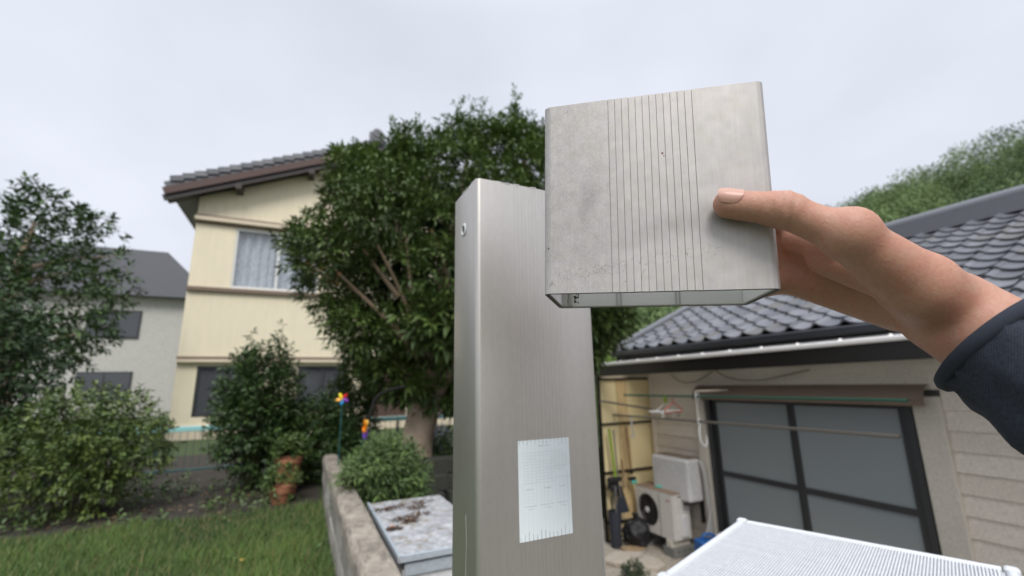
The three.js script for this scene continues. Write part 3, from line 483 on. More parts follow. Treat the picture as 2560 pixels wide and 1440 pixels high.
// ------------------------------------------------------------------ the big tree
{
  const base = V(-1.076, 1.05, -5.2), t = thing('evergreen_tree', 'large round evergreen tree with a pale trunk in front of the cream house', 'tree', base), r = rng(51), at = (x, y, z) => V(x - base.x, y - base.y, z - base.z);
  part('trunk', limb([at(-1.06, 0.95, -5.2), at(-1.09, 1.3, -5.2), at(-1.09, 1.65, -5.2), at(-1.03, 2.0, -5.2), at(-0.98, 2.4, -5.22), at(-1.02, 2.8, -5.2)], [0.2, 0.165, 0.16, 0.185, 0.15, 0.1], 40, 18, 0.5), M.bark, t);
  const limbs = [
    [[-1.02, 2.05, -5.15], [-1.18, 2.3, -5.05], [-1.35, 2.6, -5.0]], [[-0.96, 1.95, -5.2], [-0.82, 2.2, -5.1], [-0.6, 2.5, -4.9], [-0.4, 3.0, -4.8]],
    [[-1.0, 2.5, -5.0], [-1.0, 2.72, -4.62], [-1.19, 3.23, -4.5], [-1.46, 3.74, -4.5]], [[-1.0, 2.5, -5.0], [-0.98, 2.7, -4.6], [-1.04, 3.15, -4.46], [-1.13, 3.78, -4.5]],
    [[-1.18, 3.12, -4.5], [-1.4, 3.4, -4.5], [-1.58, 3.64, -4.55]], [[-1.05, 2.6, -4.9], [-1.32, 2.91, -4.5], [-1.61, 3.19, -4.45], [-1.82, 3.38, -4.5]],
    [[-1.05, 2.5, -4.9], [-1.17, 2.72, -4.56], [-1.43, 3.02, -4.45], [-1.7, 3.24, -4.5]], [[-0.95, 2.4, -5.1], [-0.8, 2.9, -4.7], [-0.66, 3.22, -4.5], [-0.86, 3.86, -4.55]],
    [[-1.0, 2.7, -5.2], [-0.9, 3.4, -5.3], [-0.7, 4.3, -5.3], [-0.45, 5.6, -5.2]], [[-1.0, 2.7, -5.2], [-1.3, 3.6, -5.3], [-1.5, 4.5, -5.2]], [[-0.9, 2.9, -5.2], [-0.3, 3.7, -5.3], [0.2, 4.6, -5.2], [0.1, 5.5, -5.2]], [[-0.9, 2.6, -5.2], [-0.2, 3.0, -5.3], [0.7, 3.6, -5.1]],
  ];
  limbs.forEach((l, i) => part('limb', limb(l.map((p) => at(...p)), i < 2 ? [0.09, 0.06, 0.03] : i < 8 ? [0.03, 0.024, 0.019, 0.015] : [0.075, 0.05, 0.02], 16, 8, 0.3), i < 8 && i > 1 ? M.barkTwig : M.bark, t));
  const cuts = limbs.slice(2, 8).map((l) => { const p = at(...l[l.length - 1]); const g = new THREE.SphereGeometry(0.02, 8, 6); g.translate(p.x, p.y, p.z); return g; });
  part('cut_end', join(cuts), std(0.3, 0.12, 0.06, 0.9), t, 'reddish sawn branch ends'); t.children[t.children.length - 1].userData.kind = 'stuff';
  // crown: outline in metres across and up, rounded in depth
  const rows = [[2.0, -1.15, -0.4], [2.15, -1.4, 0.3], [2.4, -1.75, 0.85], [2.75, -1.95, 1.25], [3.1, -2.25, 1.42], [3.5, -2.5, 1.48], [3.8, -2.6, 1.5], [4.1, -2.35, 1.48], [4.4, -2.12, 1.42], [4.75, -2.16, 1.32], [4.9, -2.12, 1.15], [5.02, -1.75, 0.9], [5.14, -1.5, 0.65], [5.26, -0.68, 0.4], [5.4, -0.5, 0.1]];
  const span = (y) => { if (y < rows[0][0] || y > rows[rows.length - 1][0]) return null; let i = 0; while (rows[i + 1][0] < y) i++; const f = (y - rows[i][0]) / (rows[i + 1][0] - rows[i][0]); return [rows[i][1] + f * (rows[i + 1][1] - rows[i][1]), rows[i][2] + f * (rows[i + 1][2] - rows[i][2])]; };
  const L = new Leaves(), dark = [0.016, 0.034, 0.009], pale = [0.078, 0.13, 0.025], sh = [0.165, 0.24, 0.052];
  const clumps = []; let tries = 0;
  while (clumps.length < 190 && tries++ < 60000) {
    const y0 = 2.05 + 3.4 * r(), s = span(y0); if (!s) continue;
    const x0 = s[0] + (s[1] - s[0]) * r(), edge = Math.min(x0 - s[0], s[1] - x0, y0 - 1.95, 5.42 - y0); if (edge < 0.06) continue;
    const hz = Math.min(1.2, 0.3 + 1.0 * Math.sqrt(edge)) * (0.4 + 0.6 * THREE.MathUtils.smoothstep(y0, 2.2, 3.0)) * (1 - 0.45 * THREE.MathUtils.smoothstep(y0, 4.3, 5.3)), k = r() * 1.5 - 0.5, z = -5.25 + hz * Math.sign(k) * Math.pow(Math.min(1, Math.abs(k)), 0.5), sq = 1 - 0.3 * ((z + 5.25) / 1.25) ** 2;
    const c = V(-0.55 + (x0 + 0.55) * sq, 3.5 + (y0 - 3.5) * sq, z); if (c.x > -1.9 && c.x < -0.8 && c.y > 2.85 && c.y < 3.8 && z > -4.85) continue;
    const R = Math.min(0.34, 0.05 + 0.75 * edge) * (0.8 + 0.4 * r()); if (clumps.some((q) => q.c.distanceTo(c) < 0.78 * (q.R + R))) continue;
    clumps.push({ c, R });
  }
  for (const { c, R } of clumps) {
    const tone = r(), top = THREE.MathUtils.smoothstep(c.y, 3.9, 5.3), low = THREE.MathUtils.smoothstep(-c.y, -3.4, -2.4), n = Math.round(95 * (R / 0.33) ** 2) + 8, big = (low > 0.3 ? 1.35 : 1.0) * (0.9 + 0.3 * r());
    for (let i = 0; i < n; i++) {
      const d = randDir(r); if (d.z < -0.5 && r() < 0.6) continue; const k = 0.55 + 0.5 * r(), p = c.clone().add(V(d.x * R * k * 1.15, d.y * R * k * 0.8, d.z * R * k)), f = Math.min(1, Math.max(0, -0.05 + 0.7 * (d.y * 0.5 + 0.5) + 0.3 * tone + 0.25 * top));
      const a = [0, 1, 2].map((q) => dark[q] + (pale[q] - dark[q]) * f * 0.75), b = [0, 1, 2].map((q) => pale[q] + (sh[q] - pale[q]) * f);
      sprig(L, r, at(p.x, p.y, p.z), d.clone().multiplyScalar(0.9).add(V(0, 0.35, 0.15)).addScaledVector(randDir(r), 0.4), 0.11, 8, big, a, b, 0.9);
    }
  }
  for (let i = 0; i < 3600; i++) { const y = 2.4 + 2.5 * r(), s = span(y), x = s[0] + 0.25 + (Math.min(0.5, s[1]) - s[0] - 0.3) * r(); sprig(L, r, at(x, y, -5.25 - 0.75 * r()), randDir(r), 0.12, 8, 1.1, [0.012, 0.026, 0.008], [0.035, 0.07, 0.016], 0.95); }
  // upright young shoots along the top and the left edge
  const shoots = [[-0.46, 5.45, 0.62], [-0.36, 5.4, 0.48], [0.04, 5.45, 0.55], [0.12, 5.35, 0.45], [-0.62, 5.45, 0.38], [-0.2, 5.35, 0.35], [-1.22, 5.25, 0.45], [-1.43, 5.2, 0.38], [-1.32, 5.2, 0.25], [-0.95, 5.2, 0.2], [-0.75, 5.25, 0.2], [-2.05, 5.0, 0.3], [-2.14, 4.95, 0.18], [-1.85, 5.05, 0.15], [0.3, 5.3, 0.35], [0.5, 5.2, 0.3], [0.7, 5.1, 0.3], [-0.05, 5.3, 0.4]];
  const ol = [[-2.15, 4.95], [-1.9, 5.08], [-1.5, 5.2], [-1.1, 5.22], [-0.7, 5.25], [-0.45, 5.4], [0.1, 5.38], [0.5, 5.25], [0.9, 5.1]];
  for (let k = 0; k < 46; k++) { const i = Math.floor(r() * (ol.length - 1)), f = r(); shoots.push([ol[i][0] + f * (ol[i + 1][0] - ol[i][0]), ol[i][1] + f * (ol[i + 1][1] - ol[i][1]) - 0.1 + 0.08 * r(), 0.08 + 0.3 * r() * r() + (i > 3 && i < 7 ? 0.16 * r() : 0)]); }
  const tw = [];
  for (const [x, y, l] of shoots) { const a = at(x, y - 0.1, -5.2 + (r() - 0.5) * 0.3), b = a.clone().add(V((r() - 0.5) * 0.12, l + 0.08, (r() - 0.5) * 0.1)); tw.push(limb([a, a.clone().lerp(b, 0.5).add(V(0.01, 0, 0)), b], [0.007, 0.005, 0.002], 6, 5)); for (let k = 0; k < 15; k++) sprig(L, r, a.clone().lerp(b, k / 14.2).add(V((r() - 0.5) * 0.09 * (1.2 - k / 15), 0, (r() - 0.5) * 0.09)), randDir(r).multiplyScalar(0.9).add(V(0, 0.8, 0)), 0.08, 6, 1.05 - 0.3 * k / 15, pale, [0.15, 0.24, 0.07], 0.75); for (let k = 0; k < 2; k++) sprig(L, r, a.clone().add(V((r() - 0.5) * 0.3, (r() - 0.2) * 0.12, (r() - 0.5) * 0.3)), randDir(r).add(V(0, 0.9, 0)), 0.09, 7, 0.9, pale, sh, 0.8); }
  for (const [x, y, dx, dy] of [[-2.4, 4.1, -0.2, 0.22], [-2.3, 4.0, -0.15, 0.12], [-2.5, 3.75, -0.12, 0.02], [-2.45, 3.5, -0.15, -0.12], [-2.1, 4.45, -0.05, 0.2], [-2.2, 3.15, -0.15, -0.15], [-1.95, 2.75, -0.15, -0.1], [-1.8, 2.4, -0.12, -0.06]]) { const a = at(x + 0.12, y, -5.1), b = a.clone().add(V(dx * 1.3, dy * 1.3, (r() - 0.5) * 0.1)); tw.push(rod(a, b, 0.004, 5)); for (let k = 0; k < 8; k++) sprig(L, r, a.clone().lerp(b, k / 7.5), V(dx, dy + 0.1, r() - 0.5).normalize().addScaledVector(randDir(r), 0.6), 0.06, 5, 0.85, pale, sh, 0.8); }
  // withered yellow twig at the left
  for (let k = 0; k < 26; k++) sprig(L, r, at(-2.28 + 0.42 * k / 26 + 0.05 * r(), 3.52 - 0.22 * k / 26 + 0.08 * (r() - 0.5), -4.55 + 0.1 * r()), randDir(r), 0.05, 5, 0.6, [0.17, 0.12, 0.05], [0.3, 0.22, 0.08], 0.9);
  part('twig', join(tw), M.stem, t).userData.kind = 'stuff';
  L.build('foliage', leafGeo(0.085, 0.03, 0.14), M.leaf, t);
}

// ------------------------------------------------------------------ shrubs and small plants
const leafSmall = leafGeo(0.05, 0.026, 0.15), leafFern = leafGeo(0.062, 0.013, 0.2), leafTiny = leafGeo(0.026, 0.014, 0.15);
shrub('feathery_shrub', 'feathery fresh green shrub spilling over the block wall beside the metal lid', 'shrub', W(0.64, 1.12, 3.72), 0.23, 0.6, 0.32, 950, { seed: 61, leaf: leafFern, mat: M.leafSoft, dark: [0.03, 0.07, 0.014], pale: [0.17, 0.27, 0.06], size: 1.25, per: 11, len: 0.15, up: 0.35, spread: 1.0 });
shrub('wall_weed', 'small pale green weed trailing over the top of the block wall', 'weed', W(0.37, 1.5, 3.55), 0.1, 0.14, 0.2, 70, { seed: 62, leaf: leafTiny, mat: M.leafSoft, dark: [0.09, 0.15, 0.04], pale: [0.2, 0.28, 0.09], size: 1, per: 6, len: 0.06, every: 8 });
shrub('garden_bush', 'loose yellow green bush right of the dark window, behind the tall pinwheel', 'bush', W(0.66, 1.12, 6.35), 0.3, 1.5, 0.3, 620, { seed: 63, leaf: leafSmall, dark: [0.03, 0.065, 0.012], pale: [0.13, 0.19, 0.035], size: 1.2, per: 9, shoots: [[-0.1, 1.35, 0, 0.3], [0.12, 1.3, 0.1, 0.25]] });
shrub('garden_bush', 'low dark bush under the dark ground floor window beside the pinwheel stick', 'bush', W(0.14, 1.12, 5.95), 0.52, 0.92, 0.4, 900, { seed: 72, leaf: leafSmall, dark: [0.02, 0.05, 0.014], pale: [0.085, 0.15, 0.035], size: 1.15, per: 9 });
shrub('garden_bush', 'dense dark bush with wispy tips at the left of the dark window', 'bush', W(-0.42, 1.12, 5.85), 0.42, 1.5, 0.4, 1150, { seed: 64, leaf: leafSmall, dark: [0.018, 0.045, 0.014], pale: [0.075, 0.13, 0.03], size: 1.2, per: 9, shoots: [[0.15, 1.3, 0, 0.5], [0.3, 1.25, 0.1, 0.35], [-0.1, 1.35, 0, 0.35]] });
shrub('garden_bush', 'low yellowish bush in the middle of the soil bed left of the pots', 'bush', W(-1.75, 1.12, 5.5), 0.7, 1.05, 0.45, 1000, { seed: 65, leaf: leafSmall, dark: [0.04, 0.08, 0.016], pale: [0.15, 0.2, 0.045], size: 1.1, per: 9 });
shrub('garden_bush', 'tall dark bush in front of the left corner of the cream house', 'bush', W(-2.9, 1.12, 5.9), 0.8, 2.1, 0.6, 1500, { seed: 66, leaf: leafSmall, dark: [0.016, 0.04, 0.014], pale: [0.06, 0.11, 0.03], size: 1.3, per: 9, shoots: [[0.1, 1.9, 0, 0.5], [-0.3, 1.8, 0, 0.35]] });
shrub('garden_bush', 'broad rounded hedge bush at the far left end of the soil bed', 'bush', W(-4.5, 1.12, 5.6), 0.95, 1.5, 0.6, 1400, { seed: 67, leaf: leafSmall, dark: [0.02, 0.055, 0.018], pale: [0.08, 0.14, 0.04], size: 1.3, per: 9 });
shrub('garden_bush', 'low dark shrub under the tree beside the stone edging', 'bush', W(1.75, 1.12, 5.3), 0.5, 0.5, 0.5, 450, { seed: 68, leaf: leafSmall, dark: [0.02, 0.05, 0.015], pale: [0.07, 0.12, 0.03], per: 8 });
shrub('lilac_flowers', 'clump of small lilac flowers behind the trunk by the teal fence', 'flowers', W(1.62, 1.12, 6.0), 0.3, 0.72, 0.25, 220, { seed: 69, leaf: leafTiny, dark: [0.2, 0.14, 0.36], pale: [0.5, 0.42, 0.7], size: 1.1, per: 8, len: 0.05, every: 9 });
shrub('bright_bush', 'bright yellow green bush showing just above the dark lean-to beam', 'bush', W(5.9, 1.12, 8.6), 0.9, 2.05, 0.7, 700, { seed: 70, leaf: leafSmall, mat: M.leafSoft, dark: [0.12, 0.2, 0.03], pale: [0.3, 0.42, 0.07], size: 1.6, per: 8 });
shrub('yard_weed', 'dark green weed growing in shadow at the edge of the yard slabs', 'weed', W(3.6, 0, 4.5), 0.13, 0.14, 0.12, 80, { seed: 71, leaf: leafTiny, mat: M.leafSoft, dark: [0.015, 0.035, 0.012], pale: [0.05, 0.09, 0.025], size: 1.5, per: 7, len: 0.07, every: 9 });
[['bright yellow dandelion head nearest the block wall in the lawn', -0.06, 2.6, [0.75, 0.42, 0.02]], ['pale yellow flower head farther back in the lawn', -0.25, 3.35, [0.8, 0.6, 0.15]], ['golden flower head in the lawn left of the others', -1.3, 3.1, [0.7, 0.45, 0.03]]].forEach(([label, u, w, c], i) => {
  const f = thing('lawn_flower', label, 'flower', W(u, 1.12, w), i), pg = [], r = rng(i + 9); part('stem', rod(V(0, 0, 0), V(0.004, 0.085, 0), 0.0016, 5), M.stem, f);
  for (let k = 0; k < 16; k++) { const g = leafGeo(0.02, 0.008, 0.05); g.rotateX(-0.3 - 0.5 * r()); g.rotateY(k * 0.4); g.translate(0.004, 0.085, 0); pg.push(g); } part('petals', join(pg), std(c[0], c[1], c[2], 0.7), f);
});

// pinwheels, pots, hoop, fence
function pinwheel(label, u, y0, w, top, turn, colors, R) {
  const t = thing('pinwheel', label, 'pinwheel', W(u, y0, w), turn);
  part('stick', rod(V(0, 0, 0), V(0, top - y0, 0), 0.005, 8), std(0.02, 0.1, 0.1, 0.5), t);
  colors.forEach((c, i) => { const a = i / colors.length * 6.283 + 0.5, g = new THREE.SphereGeometry(1, 12, 8); g.scale(R * 0.34, R * 0.52, R * 0.16); g.translate(0, R * 0.56, 0); g.rotateY(0.5); g.rotateZ(a); g.translate(0, top - y0, 0.022); part('petal', g, std(c[0], c[1], c[2], 0.35), t); });
  const h = new THREE.SphereGeometry(R * 0.13, 10, 8); h.translate(0, top - y0, 0.034); part('hub', h, std(0.5, 0.5, 0.05, 0.4), t);
}
pinwheel('rainbow petalled pinwheel on a tall dark stick at the wall end', 0.362, 1.2, 4.585, 2.105, TURN, [[0.9, 0.75, 0.03], [0.85, 0.4, 0.04], [0.03, 0.28, 0.6], [0.35, 0.08, 0.6], [0.75, 0.02, 0.03]], 0.056);
pinwheel('orange and violet pinwheel seen edge on behind the feathery shrub', 0.556, 1.25, 4.5, 1.83, TURN + 1.25, [[0.9, 0.33, 0.01], [0.85, 0.25, 0.02], [0.33, 0.14, 0.8], [0.25, 0.1, 0.7], [0.9, 0.55, 0.1]], 0.09);
function pot(label, u, w, R, h, plant) {
  const t = thing('flower_pot', label, 'flower pot', W(u, 1.12, w), 0), g = new THREE.LatheGeometry([[0, 0.01], [R * 0.7, 0.01], [R * 0.72, 0.02], [R * 0.95, h - 0.05], [R * 1.05, h - 0.05], [R * 1.05, h], [R * 0.93, h], [R * 0.9, h - 0.04], [0, h - 0.04]].map((p) => new THREE.Vector2(...p)), 28);
  part('pot', g, M.terracotta, t); const s = new THREE.CircleGeometry(R * 0.9, 20); s.rotateX(-Math.PI / 2); s.translate(0, h - 0.035, 0); part('potting_soil', s, M.soil, t);
  const L = new Leaves(), r = rng(plant); for (let k = 0; k < 60; k++) { const d = randDir(r); d.y = Math.abs(d.y); sprig(L, r, V(d.x * R * 1.1, h + d.y * R * 1.4, d.z * R * 1.1), d.clone().add(V(0, 0.5, 0)), 0.07, 7, 1, [0.04, 0.08, 0.02], [0.14, 0.2, 0.05]); } L.build('foliage', leafSmall, M.leaf, t);
}
pot('tall pinkish clay flower pot at the end of the lawn', -0.06, 5.42, 0.125, 0.38, 81);
pot('small orange clay flower pot in front of the tall one', -0.1, 5.05, 0.1, 0.17, 82);
single('bent_cane', tube([V(0.64, 1.1, -4.79), V(0.632, 1.8, -4.789), V(0.661, 1.993, -4.776), V(0.70, 2.105, -4.757), V(0.80, 2.172, -4.71), V(0.97, 2.21, -4.64)], 0.011, 60, 8), M.black, 'black bent cane arching beside the tree trunk', 'cane', V(0, 0, 0), TURN);
{
  const t = thing('garden_fence', 'light teal metal garden fence running behind the tree trunk', 'fence', W(-2.6, 1.12, 7.2), TURN);
  for (let k = 0; k < 7; k++) part('fence_post', box(0.035, 0.64, 0.035, k * 1.0, 0.3, 0, 0.006), M.fenceDark, t);
  part('top_rail', box(6.1, 0.065, 0.022, 3.0, 0.60, 0.03, 0.008), M.fenceTeal, t); part('bottom_rail', box(6.1, 0.03, 0.02, 3.0, 0.1, 0.029, 0.006), M.fenceDark, t);
  const w = []; for (let k = 0; k < 75; k++) w.push(rod(V(k * 0.08 + 0.04, 0.09, 0.03), V(k * 0.08 + 0.04, 0.6, 0.03), 0.003, 4)); part('wire', join(w), M.fenceDark, t).userData.kind = 'stuff';
}

// ------------------------------------------------------------------ cream gable house behind the tree
{
  const t = thing('cream_house', 'two storey cream house with a dark tiled gable roof behind the tree', 'house', W(0, 1.0, 12.4), TURN), Y = (y) => y - 1.0, SL = 0.445, RU = 1.44, RY = 9.0, roofY = (u) => RY - SL * Math.abs(u - RU);
  const u0 = -2.6, u1 = 5.48, deep = 8;
  // gable front with its openings
  const sh = new THREE.Shape([[u0, 0], [u1, 0], [u1, Y(roofY(u1) - 0.35)], [RU, Y(RY - 0.35)], [u0, Y(roofY(u0) - 0.35)]].map((p) => new THREE.Vector2(...p)));
  const hole = (a, b, c, d) => sh.holes.push(new THREE.Path([[a, b], [c, b], [c, d], [a, d]].map((p) => new THREE.Vector2(...p))));
  const w2 = [-1.75, Y(4.62), 0.2, Y(6.16)], w1 = [-0.1, Y(1.62), 1.06, Y(2.74)], wl = [-2.2, Y(1.6), -1.0, Y(2.74)], dr = [1.58, Y(1.12), 2.62, Y(2.80)];
  for (const h of [w2, w1, wl, dr]) hole(...h);
  const wg = new THREE.ExtrudeGeometry(sh, { depth: 0.16, bevelEnabled: false }); wg.translate(0, 0, -0.16); part('gable_wall', wg, M.cream, t);
  part('side_wall', box(0.16, Y(roofY(u0) - 0.4), deep, u0 + 0.08, Y(roofY(u0) - 0.4) / 2, -deep / 2 - 0.165), M.cream, t); part('side_wall', box(0.16, Y(roofY(u1) - 0.4), deep, u1 - 0.08, Y(roofY(u1) - 0.4) / 2, -deep / 2 - 0.165), M.cream, t);
  part('interior', box(u1 - u0 - 0.4, 7, 0.05, (u0 + u1) / 2, 3.5, -1.4), std(0.05, 0.05, 0.055, 0.9), t);
  part('base_course', box(u1 - u0 + 0.04, 0.42, 0.03, (u0 + u1) / 2, 0.21, 0.017), M.creamTrim, t);
  const band = (y, h, d, m, a, b, nm = 'band') => part(nm, box(b - a, h, d, (a + b) / 2, Y(y), d / 2 + 0.002), m, t);
  band(6.36, 0.05, 0.1, M.brownTrim, u0 - 0.02, 0.42); band(6.285, 0.09, 0.14, M.creamTrim, u0 - 0.02, 0.42, 'window_hood'); band(6.205, 0.05, 0.05, M.brownTrim, u0, 0.4);
  band(4.55, 0.09, 0.09, M.brownTrim, u0, 0.36, 'window_sill'); band(2.93, 0.05, 0.1, M.brownTrim, u0, 1.45); band(2.86, 0.07, 0.13, M.creamTrim, u0, 1.5, 'window_hood'); band(2.2, 1.9, 0.05, M.creamTrim, 1.42, 1.55, 'door_post');
  const win = ([a, b, c, d], nP, gl, sash, back) => {
    const f = join([box(c - a, 0.06, 0.07, (a + c) / 2, b + 0.03, -0.05), box(c - a, 0.06, 0.07, (a + c) / 2, d - 0.03, -0.05), box(0.05, d - b - 0.12, 0.07, a + 0.025, (b + d) / 2, -0.05), box(0.05, d - b - 0.12, 0.07, c - 0.025, (b + d) / 2, -0.05), ...Array.from({ length: nP - 1 }, (_, k) => box(0.06, d - b - 0.12, 0.06, a + (c - a) * (k + 1) / nP, (b + d) / 2, -0.05))]), w = part('window', f, sash, t);
    for (let k = 0; k < nP; k++) part('pane', box((c - a) / nP - 0.05, d - b - 0.12, 0.008, a + (c - a) * (k + 0.5) / nP, (b + d) / 2, -0.06), gl, w);
    if (back) part('curtain', (() => { const g = new THREE.PlaneGeometry(c - a, d - b, 160, 1), p = g.attributes.position; for (let i = 0; i < p.count; i++) p.setZ(i, 0.05 * Math.sin(p.getX(i) * 34 + 2 * Math.sin(p.getX(i) * 5))); g.computeVertexNormals(); g.translate((a + c) / 2, (b + d) / 2, -0.2); return g; })(), M.curtain, w);
  };
  win(w2, 2, M.glass, M.whiteSash, true); win(w1, 2, M.darkGlass, M.sash, false); win(wl, 2, M.darkGlass, M.sash, false);
  const door = part('door', box(dr[2] - dr[0], dr[3] - dr[1], 0.05, (dr[0] + dr[2]) / 2, (dr[1] + dr[3]) / 2, -0.06), M.brownDoor, t); for (let k = 0; k < 4; k++) part('door_panel', box(0.2, 1.5, 0.02, dr[0] + 0.14 + k * 0.25, (dr[1] + dr[3]) / 2, -0.027), M.brownDoor, door);
  // roof: two slopes, barge boards, verge tiles, ridge with its end tile
  const a = Math.atan(SL), run = 4.64, slope = run / Math.cos(a);
  for (const s of [-1, 1]) {
    const g = box(slope, 0.12, deep + 0.9, 0, 0, 0); g.rotateZ(-s * a); g.translate(RU + s * run / 2, Y(RY - SL * run / 2) - 0.07, -deep / 2 + 0.05); const rf = part('roof', g, M.kawara2, t);
    const b1 = box(slope, 0.17, 0.05); b1.rotateZ(-s * a); b1.translate(RU + s * run / 2, Y(RY - SL * run / 2) - 0.24, 0.5); part('barge_board', b1, M.bargeBrown, t);
    const b2 = box(slope, 0.14, 0.05); b2.rotateZ(-s * a); b2.translate(RU + s * run / 2, Y(RY - SL * run / 2) - 0.385, 0.44); part('lower_barge_board', b2, M.darkTrim, t);
    const sf = box(slope, 0.03, 0.5); sf.rotateZ(-s * a); sf.translate(RU + s * run / 2, Y(RY - SL * run / 2) - 0.33, 0.2); part('soffit', sf, M.darkTrim, t);
    const vt = join([(() => { const c = new THREE.CylinderGeometry(0.075, 0.085, 0.27, 9, 1, false, 0, Math.PI); c.rotateZ(Math.PI / 2); c.rotateX(-Math.PI / 2); c.translate(0, 0.0, 0); return c; })(), box(0.26, 0.11, 0.03, 0, -0.03, 0.07)]);
    const mats = [M.kawara, M.kawara2, M.kawara3];
    for (let k = 0; k < 20; k++) { const d = 0.15 + k * 0.247, m = part('verge_tile', vt, mats[k * 7 % 3], rf); m.position.set(RU + s * d * Math.cos(a), Y(RY - SL * d * Math.cos(a)) + 0.03, 0.46); m.rotation.z = -s * a + 0.26 * s; }
    for (const d of [1.6, 3.2]) part('purlin_end', box(0.14, 0.18, 0.5, RU + s * d, Y(roofY(RU + s * d)) - 0.45, 0.22), M.darkTrim, t);
  }
  part('ridge', join([box(0.24, 0.16, deep + 0.8, RU, Y(RY) + 0.04, -deep / 2 + 0.1), (() => { const c = new THREE.CylinderGeometry(0.12, 0.12, deep + 0.8, 12); c.rotateX(Math.PI / 2); c.translate(RU, Y(RY) + 0.15, -deep / 2 + 0.1); return c; })()]), M.kawara, t);
  part('ridge_end_tile', join([box(0.42, 0.34, 0.08, RU, Y(RY) + 0.1, 0.56, 0.03), (() => { const c = new THREE.CylinderGeometry(0.13, 0.13, 0.1, 16); c.rotateX(Math.PI / 2); c.translate(RU, Y(RY) + 0.24, 0.57); return c; })()]), M.kawara, t);
}

